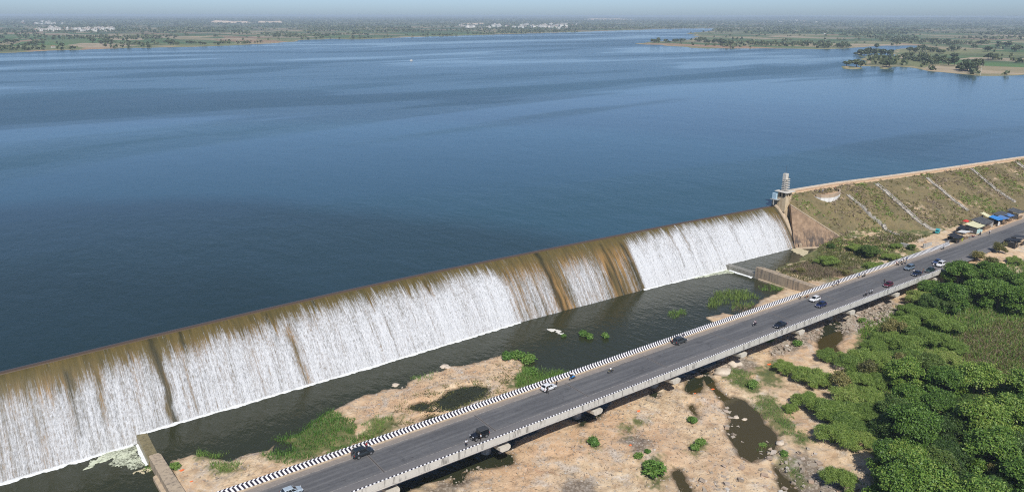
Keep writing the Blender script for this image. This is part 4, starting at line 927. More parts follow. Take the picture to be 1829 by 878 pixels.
def stall(px, L, W, tilt, rm, lab, kind='cloth', h=2.5, sides=None, counter=None, zb=7.0):
    p = at(*px, zb+h); root = thing('market_stall', lab, 'stall', (p.x, p.y, zb), 0)
    b = MB(); (cloth if kind == 'cloth' else corrugated)(b, 0, 0, h, L, W, tilt); b.build('roof', rm, root)
    for sx in (-1, 1):
        for sy in (-1, 1): b = MB(); b.tube((sx*(L/2-.2), sy*(W/2-.2), -.4), (sx*(L/2-.2), sy*(W/2-.2), h+sy*(tilt/2-.1)-.05), .05, n=6); b.build('post', wood_m, root)
    if sides:
        for nm_, m_ in sides.items():
            b = MB()
            if nm_ == 'back': b.box((0, W/2-.3, h*.45), (L-.4, .05, h*.85))
            elif nm_ == 'left': b.box((-L/2+.25, 0, h*.4), (.05, W-.5, h*.75))
            elif nm_ == 'right': b.box((L/2-.25, -.2, h*.4), (.05, W-.8, h*.75))
            elif nm_ == 'front': b.box((-L*.25, -W/2+.25, h*.32), (L*.4, .05, h*.6))
            b.build('side_panel', m_, root)
    b = MB(); b.box((0, -W/2+.6, .45), (L*.6, .5, .9)); b.box((0, -W/2+.6, .93), (L*.64, .62, .05)); b.build('counter', counter or wood_m, root)
    return root
yel, grey_roof, blue1, blue2, white_t = flat('pale_yellow_tarpaulin', (.58, .56, .36), .7), flat('grey_sheet_metal', (.11, .115, .12), .5, .3, var=.3, scale=1.5), flat('bright_blue_tarpaulin', (.04, .22, .56), .6, var=.3), flat('faded_blue_tarpaulin', (.09, .20, .44), .65, var=.3), flat('white_tarpaulin', (.62, .62, .60), .6)
cyan_p = flat('pale_cyan_paint', (.42, .60, .58), .6); lime_p = flat('lime_banner', (.62, .66, .12), .6)
stall((1707, 421), 5.5, 4.0, .9, black_tarp, 'black tarpaulin stall nearest the bridge, with a lime yellow panel', h=2.2, sides=dict(back=black_tarp, front=black_tarp, right=lime_p))
stall((1721, 413.5), 4.6, 3.6, -.3, white_t, 'open stall under a greyish white awning', h=2.7)
stall((1720, 407), 5, 3.4, .4, black_tarp, 'low black covered stall behind the white awning', h=2.0, sides=dict(back=black_tarp, front=black_tarp, left=black_tarp))
stall((1742, 401), 7.2, 5.0, .8, yel, 'stall with a broad pale yellow roof and pale cyan counter', h=2.9, sides=dict(front=cyan_p, back=grey_roof, left=grey_roof), counter=cyan_p)
stall((1755, 393.5), 8.8, 5.5, .9, grey_roof, 'large shed under dark ribbed metal roof with white side sheets', 'metal', 3.0, dict(right=white_t, back=grey_roof, left=grey_roof))
stall((1764.5, 385), 3.0, 5.0, 1.6, yel, 'small stall with a steep pale yellow sheet roof behind the dark ribbed shed', h=3.0, sides=dict(back=grey_roof))
stall((1779, 389), 4.6, 4.2, .8, blue1, 'stall under a vivid bright blue tarpaulin', h=2.8, sides=dict(front=white_t, back=black_tarp, right=black_tarp))
stall((1791, 388), 4.4, 3.6, .5, blue2, 'stall under a faded blue tarpaulin beside the vivid blue one', h=2.5, sides=dict(back=black_tarp))
stall((1789, 381.5), 9.0, 4.0, .5, grey_roof, 'long low shed with dark grey roof behind the blue tarpaulins', 'metal', 2.7, dict(back=grey_roof))
stall((1803, 384), 4.0, 2.6, .4, blue2, 'small blue-roofed stall, farthest of the blue roofs', h=2.4, sides=dict(back=black_tarp))
stall((1815, 376), 6.5, 5.0, .8, grey_roof, 'ribbed grey roofed shed at the right edge of the picture', 'metal', 3.0, dict(back=grey_roof, left=grey_roof))
stall((1809, 427.5), 5.0, 4.6, -.6, black_tarp, 'black roofed shed on the near side of the road, left of two', h=2.6, sides=dict(front=black_tarp, left=black_tarp, back=black_tarp), zb=6.6)
stall((1822, 422), 5.2, 4.6, -.6, flat('slate_tarpaulin', (.05, .053, .06), .6), 'slate roofed shed on the near side of the road, right of two', h=2.7, sides=dict(front=black_tarp, back=black_tarp), zb=6.6)
p = at(1724, 404, 7.0); u_ = thing('parasol', 'red parasol open beside the yellow-roofed stall', 'parasol', (p.x, p.y, 7))
b = MB(); b.tube((0, 0, 0), (0, 0, 2.9), .03, n=6); b.build('pole', wood_m, u_)
b = MB(); n_ = 10; ring = [(1.35*math.cos(a), 1.35*math.sin(a), 2.2) for a in np.linspace(0, 2*PI, n_, endpoint=False)]
b.loft([ring, [(x*.6, y*.6, 2.62) for x, y, z_ in ring], [(x*.06, y*.06, 2.85) for x, y, z_ in ring]]); b.build('canopy', flat('red_cloth', (.55, .03, .03), .7), u_)
for px, lab in (((1675, 411), 'turquoise cart standing on the dam slope at the foot of a drain chute'),):
    p = at(*px, 8.2); z_ = gz(p.x, p.y); c_ = thing('cart', lab, 'cart', (p.x, p.y, z_+.05), .3)
    b = MB(); b.box((0, 0, .75), (2.6, 1.4, .5)); b.box((0, 0, 1.7), (2.7, 1.5, .08)); [b.box((sx*1.2, sy*.6, 1.3), (.06, .06, .8)) for sx in (-1, 1) for sy in (-1, 1)]; b.build('body', flat('turquoise_paint', (.05, .36, .38), .5), c_)
    for s_ in (-1, 1):
        for x in (-.8, .8): b = MB(); b.tube((x, s_*.72, .3), (x, s_*.8, .3), .3, n=14); b.build('wheel', tyre_m, c_)
# small litter: orange cloths on the sand
org = flat('orange_cloth', (.80, .16, .04), .8)
for i, (px, r_, lab) in enumerate((((325, 840), .5, 'orange cloth lying on the sand right of the low left training wall'), ((343, 861), .35, 'small orange cloth nearer the bridge end on the left sand'), ((1374, 652), .7, 'orange cloth spread on sand below the shrubs by the stream'), ((1273, 692), .5, 'orange cloth beside the narrow stream'), ((1242, 700), .4, 'orange cloth at the brown puddle under the bridge'), ((1140, 735), .6, 'orange cloth on the pale sand near the second pier'), ((1126, 798), .35, 'faded orange cloth among the small bushes on the sand'))):
    p = at(*px, .4); b = MB(); n_ = 11
    rs = rng.uniform(.6, 1.3, n_)*r_; g0 = gz(p.x, p.y)
    ring = [(p.x+rs[k]*math.cos(k*2*PI/n_), p.y+.7*rs[k]*math.sin(k*2*PI/n_), g0+.05+.06*rng.random()) for k in range(n_)]
    b.loft([ring, [(p.x+(x-p.x)*.5, p.y+(y-p.y)*.5, z_+.12) for x, y, z_ in ring]]); tag(b.build('cloth', org), lab, 'cloth')
# ------------------------------------------------------------------ trees, shrubs and reeds
def leaf_mat(name, stops, trans=.25, rough=.55):
    t = NT(name); g = t.n('NewGeometry').outputs['Random Per Island']; oi = t.n('ObjectInfo').outputs['Random']
    n = t.noise(.55, 3, .6)
    x = t.math('ADD', t.math('MULTIPLY', g, .6), t.math('ADD', t.math('MULTIPLY', n, .5), t.math('MULTIPLY', oi, .5)))
    x = t.math('SUBTRACT', x, .26)
    c = t.ramp(x, stops)
    mx = t.n('MixShader'); mx.inputs[0].default_value = trans; tl = t.n('BsdfTranslucent'); t.set(tl.inputs[0], c)
    t.set(mx.inputs[1], t.pbr(c, rough)); t.set(mx.inputs[2], tl.outputs[0]); return t.done(mx.outputs[0])
broad_leaf = leaf_mat('broad_leaf', [(.1, (0.042, 0.093, 0.014)), (.45, (0.093, 0.188, 0.026)), (.75, (0.157, 0.267, 0.037)), (.95, (0.260, 0.338, 0.065))])
dark_leaf = leaf_mat('dark_leaf', [(.1, (0.036, 0.074, 0.018)), (.5, (0.071, 0.138, 0.025)), (.9, (0.152, 0.211, 0.042))])
feather_leaf = leaf_mat('feather_leaf', [(.1, (0.091, 0.157, 0.029)), (.5, (0.172, 0.268, 0.047)), (.85, (0.284, 0.369, 0.079)), (1, (0.365, 0.386, 0.128))])
olive_leaf = leaf_mat('olive_leaf', [(.1, (0.081, 0.084, 0.028)), (.5, (0.163, 0.168, 0.048)), (.85, (0.277, 0.237, 0.083))])
reed_leaf = leaf_mat('reed_leaf', [(.1, (0.056, 0.133, 0.022)), (.5, (0.113, 0.235, 0.039)), (.9, (0.209, 0.314, 0.070))])
dry_leaf = leaf_mat('dry_twig', [(.1, (0.135, 0.098, 0.066)), (.5, (0.243, 0.182, 0.126)), (.9, (0.351, 0.273, 0.192))], .1)
bark = flat('grey_bark', (.16, .125, .095), .9, var=.3, scale=6)

def crown(lobes, n_cl, per, ll, lw, cr, rg, flatn=.7, inner=.55, droop=0.0):
    w_ = np.array([l[3]**2 for l in lobes], float); w_ /= w_.sum(); k = rg.choice(len(lobes), n_cl, p=w_); L = np.array(lobes, float)
    d = unit(rg.normal(size=(n_cl, 3))); d[:, 2] = np.where(d[:, 2] < -.35, -d[:, 2], d[:, 2])
    r = rg.uniform(inner, 1.0, n_cl)**.6; rad = np.stack([L[k, 3], L[k, 3], L[k, 3]*(L[k, 4] if L.shape[1] > 4 else 1)], 1)
    c = L[k, :3]+d*rad*r[:, None]; c += rg.normal(size=c.shape)*.08*rad
    C = np.repeat(c, per, 0)+rg.normal(size=(n_cl*per, 3))*np.array([cr, cr, cr*flatn]); O = np.repeat(d, per, 0)
    C[:, 2] = np.maximum(C[:, 2], .1)
    n = unit(O*.7+rg.normal(size=C.shape)*.65+np.array([0, 0, .55])); a = unit(np.cross(n, rg.normal(size=C.shape))); a[:, 2] -= droop*np.abs(rg.random(len(a))); a = unit(a); b_ = unit(np.cross(n, a))
    s_ = rg.uniform(.6, 1.3, len(C))[:, None]
    return cards(C, a*ll*.5*s_, b_*lw*.5*s_)
def tree_proto(kind, seed):
    rg = np.random.default_rng(seed); b = MB()
    if kind == 'broad':
        H = 8.8; R_ = 4.3; lobes = []
        for i in range(17):
            a = 2.4*i+rg.uniform(-.4, .4); q = math.sqrt((i+.3)/17)*R_*.80; lobes.append((q*math.cos(a)*rg.uniform(.8, 1.25), q*math.sin(a)*rg.uniform(.8, 1.25), H*.34+H*.46*math.sqrt(max(.02, 1-(q/R_)**2))+rg.uniform(-1.0, .6), rg.uniform(1.2, 2.0), .8))
        lobes += [(R_*rg.uniform(.55, .95)*math.cos(a), R_*rg.uniform(.55, .95)*math.sin(a), H*rg.uniform(.20, .40), rg.uniform(.9, 1.6), .8) for a in rg.uniform(0, 6.28, 9)]
        V, Fq = crown(lobes, 1250, 18, .31, .17, .34, rg, .6)
        tr, lr = .26, .08; mat = broad_leaf
    elif kind == 'dark':
        H = 7.4; R_ = 3.5; lobes = []
        for i in range(16):
            a = 2.4*i+rg.uniform(-.4, .4); q = math.sqrt((i+.3)/16)*R_*.82; lobes.append((q*math.cos(a), q*math.sin(a), H*.32+H*.42*math.sqrt(max(.02, 1-(q/R_)**2))+rg.uniform(-.9, .8), rg.uniform(.9, 1.6), .8))
        lobes += [(R_*rg.uniform(.5, .95)*math.cos(a), R_*rg.uniform(.5, .95)*math.sin(a), H*rg.uniform(.18, .40), rg.uniform(.8, 1.3), .8) for a in rg.uniform(0, 6.28, 8)]
        V, Fq = crown(lobes, 1000, 16, .25, .12, .30, rg, .65); tr, lr = .20, .06; mat = dark_leaf
    elif kind == 'feather':
        H = 4.4; R_ = 4.2; lobes = []
        for i in range(20):
            a = 2.4*i+rg.uniform(-.6, .6); q = math.sqrt((i+.2)/20)*R_*rg.uniform(.75, 1.0); lobes.append((q*math.cos(a), q*math.sin(a), H*.22+H*.45*math.sqrt(max(.02, 1-(q/R_/1.05)**2))+rg.uniform(-.6, .7), rg.uniform(.6, 1.5), .7))
        V, Fq = crown(lobes, 820, 17, .62, .062, .34, rg, .6, .45, .3); tr, lr = .12, .05; mat = feather_leaf
    elif kind == 'bush':
        H = 1.7; lobes = [(rg.uniform(-.7, .7), rg.uniform(-.7, .7), rg.uniform(.5, 1.0), rg.uniform(.5, .85), .85) for i in range(7)]
        V, Fq = crown(lobes, 150, 12, .34, .12, .2, rg, .7, .3, .2); tr, lr = .05, .025; mat = reed_leaf
    else:   # olive, thin and half dry
        H = 4.6; lobes = [(rg.uniform(-2, 2), rg.uniform(-2, 2), rg.uniform(1.8, 4.2), rg.uniform(.8, 1.4), .8) for i in range(10)]
        V, Fq = crown(lobes, 300, 12, .42, .12, .42, rg, .7, .3, .1); tr, lr = .13, .05; mat = olive_leaf
    top = Vector((rg.uniform(-.2, .2), rg.uniform(-.2, .2), H*.42))
    b.path([(0, 0, -.7), (top.x*.5, top.y*.5, H*.2), top], [tr*1.3, tr, tr*.75], 8)
    for l in lobes[::1]:
        m_ = top.lerp(Vector(l[:3]), .5)+Vector((0, 0, -.12*H*.3)); b.path([top-Vector((0, 0, H*.1*rg.random())), m_, l[:3], Vector(l[:3])+Vector((rg.uniform(-.5, .5), rg.uniform(-.5, .5), l[3]*.6))], [tr*.5, lr, lr*.6, .015], 5)
    root = bpy.data.objects.new('proto', None); COL.objects.link(root)
    b.build('trunk', bark, root, True); np_mesh('crown', V, Fq, mat, root)
    return root
PROTO = {k: [tree_proto(k, 100+i*7+len(k)) for i in range(n)] for k, n in (('broad', 3), ('dark', 2), ('feather', 3), ('bush', 2), ('olive', 2))}
used_proto = set()
def plant(kind, px, sc, name, label, cat, group=None, zg=None, sz=1.0, z0=None, at_=None):
    pr = PROTO[kind][rng.integers(len(PROTO[kind]))]
    zz_ = 1.0 if z0 is None else z0
    for _ in range(4): p = at(*px, zz_); zz_ = gz(p.x, p.y) if zg is None else zg
    if at_: p = Vector((*at_, 0)); zz_ = gz(*at_)
    o = copy_tree(pr); o.name = name; o.location = (p.x, p.y, zz_-.05); o.rotation_euler = (0, 0, rng.uniform(0, 2*PI)); o.scale = (sc, sc, sc*sz*rng.uniform(.9, 1.1))
    return tag(o, label, cat, group)
G1_, L1_ = 'broadleaf trees of the grove', 'broadleaf tree in the dense dark green grove at the lower right'
for px in ((1596, 698), (1640, 690), (1690, 695), (1740, 704), (1585, 745), (1630, 742), (1680, 745), (1728, 742), (1780, 735), (1825, 728), (1578, 800), (1620, 796), (1665, 795), (1712, 792), (1760, 788), (1806, 782), (1850, 780), (1572, 860), (1615, 852), (1660, 850), (1706, 848), (1752, 845), (1798, 838), (1845, 835), (1605, 915), (1650, 910), (1700, 906), (1748, 904), (1796, 900), (1845, 890), (1590, 980), (1640, 975), (1695, 970), (1750, 965), (1805, 960), (1860, 950), (1660, 1040), (1730, 1040), (1800, 1030)):
    plant('broad' if rng.random() < .72 else 'dark', (px[0]+rng.uniform(-16, 16), px[1]+rng.uniform(-14, 14)), rng.uniform(.80, 1.22), 'broadleaf_tree', L1_, 'tree', G1_)
G2_, L2_ = 'broadleaf trees beside the bridge end', 'dark broadleaf tree in the clump beside the bridge end'
for px in ((1708, 512), (1738, 505), (1768, 515), (1798, 520), (1825, 530), (1712, 545), (1745, 545), (1780, 550), (1815, 558), (1690, 556)):
    plant('broad' if rng.random() < .6 else 'dark', px, rng.uniform(.85, 1.1), 'broadleaf_tree', L2_, 'tree', G2_)
for px, sc, k, lab in (((-247.5, 109.2), .74, 'broad', 'small green tree pressed against the right parapet, hiding the navy saloon'), ((1720, 482), .8, 'olive', 'olive leaved thin tree near the row of parked cars'), ((1745, 466), .9, 'olive', 'half bare olive tree at the road edge opposite the stalls'), ((1768, 480), 1.0, 'olive', 'brownish tree crowning the clump by the bridge end'),
                       ((1690, 562), .8, 'dark', 'round dark tree with a black shadow on its left, in the bright shrubs'), ((1785, 452), .75, 'olive', 'thin grey green tree in front of the black roofed shed'), ((1810, 470), .6, 'feather', 'low feathery shrub right of the clump by the bridge end'), ((1500, 872), .82, 'feather', 'leaning tree with a pale trunk standing alone at the lower edge of the rubble'), ((-304, 110.5), .55, 'olive', 'small bush tree at the road edge past the white car')):
    plant(k, px, sc, 'tree', lab, 'tree', at_=(-px[0], px[1]) if px[0] < 0 else None)
G3_, L3_ = 'feathery shrubs below the bridge', 'spreading feathery bright green shrub between the stream and the grove'
for px in ((1625, 562), (1655, 575), (1690, 590), (1610, 590), (1648, 608), (1585, 612), (1620, 628), (1560, 628), (1675, 620), (1545, 655), (1585, 655), (1630, 655), (1680, 650), (1535, 690), (1570, 690), (1520, 720), (1500, 752), (1535, 745), (1490, 790), (1525, 790), (1640, 540), (1670, 545), (1525, 660), (1705, 632), (1550, 715), (1510, 775), (1680, 532)):
    plant('feather', (px[0]+rng.uniform(-6, 6), px[1]+rng.uniform(-4, 4)), rng.uniform(.85, 1.15), 'feathery_shrub', L3_, 'shrub', G3_, sz=.85)
for px, sc, lab in (((1475, 642), .72, 'rounded shrub standing apart by the brown stream under the bridge'), ((1398, 662), .62, 'leftmost feathery shrub, reaching towards the orange cloth'), ((1425, 678), .8, 'feathery shrub next right of the leftmost one by the stream'), ((1462, 690), .95, 'feathery shrub in the middle of the thicket above the pond'), ((1440, 728), .85, 'feathery shrub at the edge of the bare sand above the pond'), ((1478, 745), 1.0, 'widest feathery shrub, right of the pond'), ((1510, 650), .7, 'feathery shrub between the stream and the thicket'), ((1412, 735), .45, 'small greyish shrub on the bank right of the pond')):
    plant('feather', px, sc, 'feathery_shrub', lab, 'shrub')
for px, k, lab in (((1592, 606), 'olive', 'olive half dry shrub in the upper feathery thicket'), ((1546, 676), 'olive', 'olive half dry shrub at the left edge of the grove'), ((1660, 560), 'dark', 'dark shrub among the bright feathery ones near the riprap'), ((1500, 700), 'olive', 'olive shrub at the heart of the feathery thicket'), ((1612, 668), 'olive', 'bare twigged olive tree above the grove'), ((1752, 700), 'olive', 'thin olive tree at the upper edge of the grove below the clearing'), ((1780, 868), 'olive', 'thin grey olive tree inside the grove at the lower right'), ((1668, 880), 'olive', 'greyish olive tree inside the grove near the lower edge')):
    plant(k, px, rng.uniform(.9, 1.3), 'tree', lab, 'tree')
# bushes on the right bank
for px, sc, k, lab in (((1478, 472), .95, 'feather', 'bright green rounded shrub beside the raised pool'), ((1550, 458), 1.0, 'dark', 'big dark green bush at the foot of the wing wall'), ((1526, 446), .7, 'feather', 'green shrub growing along the lower end of the wing wall'), ((1560, 480), .85, 'feather', 'sprawling green shrub below the big dark bush'), ((1428, 487), .62, 'olive', 'grey green shrub behind the high buff wall'), ((1507, 490), .6, 'olive', 'grey leafless looking thicket beside the bright green shrub'), ((1590, 462), .7, 'feather', 'green shrub near the end of the bastion drain'), ((1484, 443), .4, 'dark', 'small dark shrub against the foot of the wing wall'), ((1432, 345), .45, 'feather', 'bright green weed at the top of the wing wall'), ((1600, 442), .5, 'feather', 'shrub at the toe of the dam by the short block wall'), ((1628, 445), .4, 'dark', 'dark weed beside the short block wall')):
    plant(k, px, sc, 'shrub', lab, 'shrub', sz=.75 if k != 'olive' else .6, z0=3)
# bushes in the pools and on the sand
for px, sc, lab in (((1042, 600), 1.0, 'largest of the green bushes standing in the middle pool'), ((1052, 604), .95, 'green bush standing in the pool, right against the largest one'), ((1080, 603), .85, 'green bush standing in the pool, nearest the bridge of that row'), ((1007, 602), .6, 'tiny green tuft standing in the pool beside the plastic sheet'), ((925, 640), 1.5, 'tall shrub at the water edge of the sandy island'), ((945, 650), 1.6, 'shrub at the tip of the sandy island'), ((950, 668), 1.2, 'shrub between the island tip and the barrier'), ((905, 640), 1.2, 'pale shrub on the brown island bank'),
                    ((1170, 850), 1.9, 'biggest dark green bush on the open sand'), ((1158, 832), .9, 'middle sized bush above the biggest one on the sand'), ((1141, 818), .8, 'small bush on the sand in line with two larger ones'), ((1156, 808), .6, 'tiny bush on the sand below the grey stones'), ((1058, 794), 1.0, 'bright bush with dry brown grass on the sand'), ((1236, 754), 1.0, 'bush on the sand left of the pond'), ((1252, 795), .9, 'bush on the sand left of the lower end of the pond'), ((1240, 802), .8, 'bush on the grey rubble left of the pond'), ((268, 850), 1.1, 'green bush growing at the water foot of the low left training wall'), ((313, 836), .9, 'dark bush on the sand beside the low left training wall'), ((1375, 610), .9, 'bush on rubble below the bridge, left of the brown stream'), ((1342, 690), 1.0, 'bush on the green bank above the pond'), ((1425, 618), 1.0, 'dark bush growing in the rubble at the bridge shadow'), ((1400, 812), .7, 'bush at the lower right corner of the pond'), ((1362, 798), .7, 'pale reed bush in the pond'), ((1540, 575), .9, 'dark bush beside the riprap near the bridge')):
    plant('bush', px, sc, 'bush', lab, 'bush', zg=-.1 if 'pool' in lab and 'raised' not in lab else None)
for k in PROTO:
    for o in PROTO[k]:
        for c in list(o.children): bpy.data.objects.remove(c)
        bpy.data.objects.remove(o)

def blades(name, px_polys, dens, h, wd, m, label, cat='grass', z=.4, lean=.35, edge=2.0, zmin=None):
    """uncounted reeds or grass inside outlines on the ground"""
    Cs = []
    for pp in px_polys:
        P = poly(pp, z); lo, hi = P.min(0)-2, P.max(0)+2; n = int((hi-lo).prod()*dens)
        q = rng.uniform(lo, hi, (n, 2)); s_ = sdist(P, q[:, 0], q[:, 1])+(fbm(q[:, 0]/2.0, q[:, 1]/2.0, 3, 61)-.5)*edge*2.4
        Cs.append(q[s_ > 0])
    q = np.concatenate(Cs); n = len(q)
    i = np.clip(np.round((q[:, 0]+60)/.6).astype(int), 0, len(gx)-1); j = np.clip(np.round((q[:, 1]+30)/.6).astype(int), 0, len(gy)-1)
    g0 = GH[i, j]; 
    if zmin is not None: g0 = np.maximum(g0, zmin)
    hh = h*(.4+.9*fbm(q[:, 0]/3, q[:, 1]/3, 3, 67))*rng.uniform(.6, 1.2, n)
    th = rng.uniform(0, 2*PI, n); a = np.stack([np.cos(th), np.sin(th), 0*th], 1)*wd*.5
    up = np.stack([rng.normal(size=n)*lean, rng.normal(size=n)*lean, np.ones(n)], 1)*hh[:, None]
    base = np.stack([q[:, 0], q[:, 1], g0-.05], 1)
    V = np.stack([base-a, base+a, base+up+a*.25, base+up-a*.25], 1).reshape(-1, 3)
    return tag(np_mesh(name, V, np.arange(4*n).reshape(n, 4), m), label, cat, kind='stuff')
blades('reeds', [[(484, 812), (505, 774), (545, 750), (562, 738), (592, 730), (622, 742), (640, 768), (640, 786), (600, 806), (560, 818), (500, 826)]], 16, .85, .14, reed_leaf, 'thick bright green reeds on the left of the sandy island', 'reeds', edge=6)
blades('reeds', [[(348, 802), (375, 789), (403, 795), (400, 811), (360, 816)], [(376, 830), (412, 825), (430, 832), (416, 842), (384, 842)], [(1355, 800), (1372, 793), (1378, 800), (1362, 806)]], 20, 1.1, .10, reed_leaf, 'small reed patches at the left end of the sandy island and in the pond', 'reeds')
blades('reeds', [[(640, 778), (662, 748), (700, 742), (690, 768), (655, 786)], [(735, 672), (770, 668), (768, 676), (745, 680)], [(825, 690), (850, 683), (838, 692)]], 12, .9, .10, reed_leaf, 'thin reeds around the muddy hollow in the sandy island', 'reeds')
blades('reeds', [[(915, 694), (938, 655), (988, 655), (1010, 664), (985, 676), (955, 690)]], 18, 1.4, .11, reed_leaf, 'reeds at the tip of the sandy island against the barrier', 'reeds')
blades('marsh_grass', [[(1266, 545), (1272, 528), (1296, 516), (1330, 515), (1348, 524), (1352, 532), (1310, 536), (1280, 548)], [(1292, 552), (1310, 540), (1352, 536), (1340, 546), (1310, 552)]], 9, 1.3, .12, feather_leaf, 'patch of grey green marsh grass standing in the middle pool', 'grass', z=.3, zmin=-.1)
blades('marsh_grass', [[(1193, 562), (1197, 555), (1212, 552), (1225, 554), (1222, 562), (1205, 567)], [(1371, 516), (1380, 503), (1396, 502), (1408, 510), (1396, 518)], [(1352, 520), (1362, 508), (1380, 506), (1376, 520)]], 16, .9, .11, reed_leaf, 'small bright green grass islets in the pool', 'grass', z=.3, zmin=-.1)
blades('dry_grass', [[(1305, 556), (1320, 540), (1352, 544), (1346, 556)]], 8, .8, .1, dry_leaf, 'heap of grey brown dead reeds beside the marsh grass', 'grass', zmin=0)
blades('grass', [[(1295, 668), (1310, 656), (1345, 668), (1362, 690), (1350, 706), (1316, 688)], [(1345, 712), (1370, 702), (1396, 726), (1420, 760), (1450, 786), (1430, 794), (1396, 768), (1360, 740)], [(1392, 815), (1402, 810), (1432, 850), (1440, 866), (1424, 860)], [(1050, 786), (1060, 783), (1070, 800), (1062, 804)]], 14, .55, .10, reed_leaf, 'green grass along the banks of the pond', 'grass')
blades('grass', [[(1720, 590), (1790, 572), (1900, 580), (1900, 680), (1800, 690), (1740, 664), (1715, 630)]], 13, .9, .16, olive_leaf, 'dry olive grass in the clearing above the grove', 'grass', z=3, lean=.9)
blades('dry_grass', [[(1722, 595), (1790, 576), (1900, 580), (1900, 676), (1800, 684), (1745, 660), (1720, 630)]], 7, .9, .15, dry_leaf, 'straw coloured dead grass in the clearing above the grove', 'grass', z=3, lean=1.1)
blades('undergrowth', [[(1540, 580), (1620, 545), (1700, 500), (1860, 480), (2200, 700), (2000, 1100), (1600, 1060), (1545, 880), (1560, 760), (1490, 780), (1530, 690)]], 4.5, 1.2, .25, broad_leaf, 'low weeds under the shrubs and the grove', 'undergrowth', z=2)
blades('bank_weeds', [[(1392, 476), (1450, 462), (1470, 440), (1530, 440), (1600, 438), (1660, 440), (1600, 462), (1440, 508), (1400, 494)]], 9, .75, .22, olive_leaf, 'olive weeds covering the bank between the wing wall and the barrier', 'weeds', z=2.6)
blades('bank_weeds', [[(1400, 482), (1440, 472), (1500, 484), (1530, 480), (1520, 492), (1480, 500), (1440, 496)]], 14, 1.3, .10, dry_leaf, 'grey dry thicket on the bank behind the high buff wall', 'weeds', z=2.6)
blades('dry_weeds', [[(900, 800), (1000, 770), (1200, 690), (1290, 720), (1330, 860), (1200, 878), (760, 890)]], .9, .45, .16, dry_leaf, 'dry brown weeds scattered on the sand', 'weeds', edge=9, lean=1.2)
blades('dry_weeds', [[(640, 735), (740, 690), (800, 668), (900, 640), (930, 665), (890, 690), (780, 690), (700, 735)]], 1.6, .5, .16, dry_leaf, 'dry brown weeds on the sandy island', 'weeds', edge=7, lean=1.0)
blades('mud_weeds', [[(718, 730), (768, 702), (840, 680), (900, 683), (908, 700), (860, 724), (795, 746), (738, 750)], [(640, 790), (700, 752), (735, 748), (690, 775)], [(870, 680), (900, 655), (930, 660), (915, 690)]], 7, .4, .22, olive_leaf, 'brown olive mud weeds around the hollows of the sandy island', 'weeds', edge=4, lean=1.2)
blades('algae', [[(778, 716), (800, 694), (850, 686), (878, 692), (862, 712), (800, 734), (765, 744)], [(726, 726), (745, 716), (772, 719), (762, 733)]], 30, .12, .35, flat('dark_algae', (.028, .032, .012), .7, var=.6, scale=.5), 'dark floating weed in the hollows of the sandy island', 'weed', zmin=.0, lean=2.5, edge=2)
# scrub on the dam slope: uncounted tufts
n = 20000; q = np.stack([rng.uniform(262, 480, n), rng.uniform(126, 184, n)], 1)
i = np.round((q[:, 0]+60)/.6).astype(int).clip(0, len(gx)-1); j = np.round((q[:, 1]+30)/.6).astype(int).clip(0, len(gy)-1)
cl = fbm(q[:, 0]/5, q[:, 1]/5, 4, 71); ok = (GS[i, j] > .5) & (rng.random(n) < sstep(.38, .62, cl)*.75+.05)
ok |= (GS[i, j] < .5) & (GG[i, j] > .6) & (q[:, 0] < 300) & (rng.random(n) < .5)
q = q[ok]; g0 = GH[i, j][ok]; n = len(q); per = 9
C = np.repeat(np.stack([q[:, 0], q[:, 1], g0], 1), per, 0); sz_ = np.repeat(rng.uniform(.22, .6, n), per)
C = C+rng.normal(size=C.shape)*sz_[:, None]*np.array([.55, .55, .0]); C[:, 2] += np.abs(rng.normal(size=len(C)))*sz_*.6+.08
a = unit(rng.normal(size=C.shape)); b_ = unit(np.cross(a, rng.normal(size=C.shape)))
sp = np.repeat(vnoise(q[:, 0]/7, q[:, 1]/7, 5)+rng.normal(size=n)*.2, per); mi = np.where(sp > .72, 1, np.where(sp < .36, 2, 0))
V, Fq = cards(C, a*(sz_*.42)[:, None], b_*(sz_*.20)[:, None])
tag(np_mesh('scrub', V, Fq, [olive_leaf, feather_leaf, dry_leaf], mi=mi), 'low scrub and dry weeds covering the dam slope', 'scrub', kind='stuff')
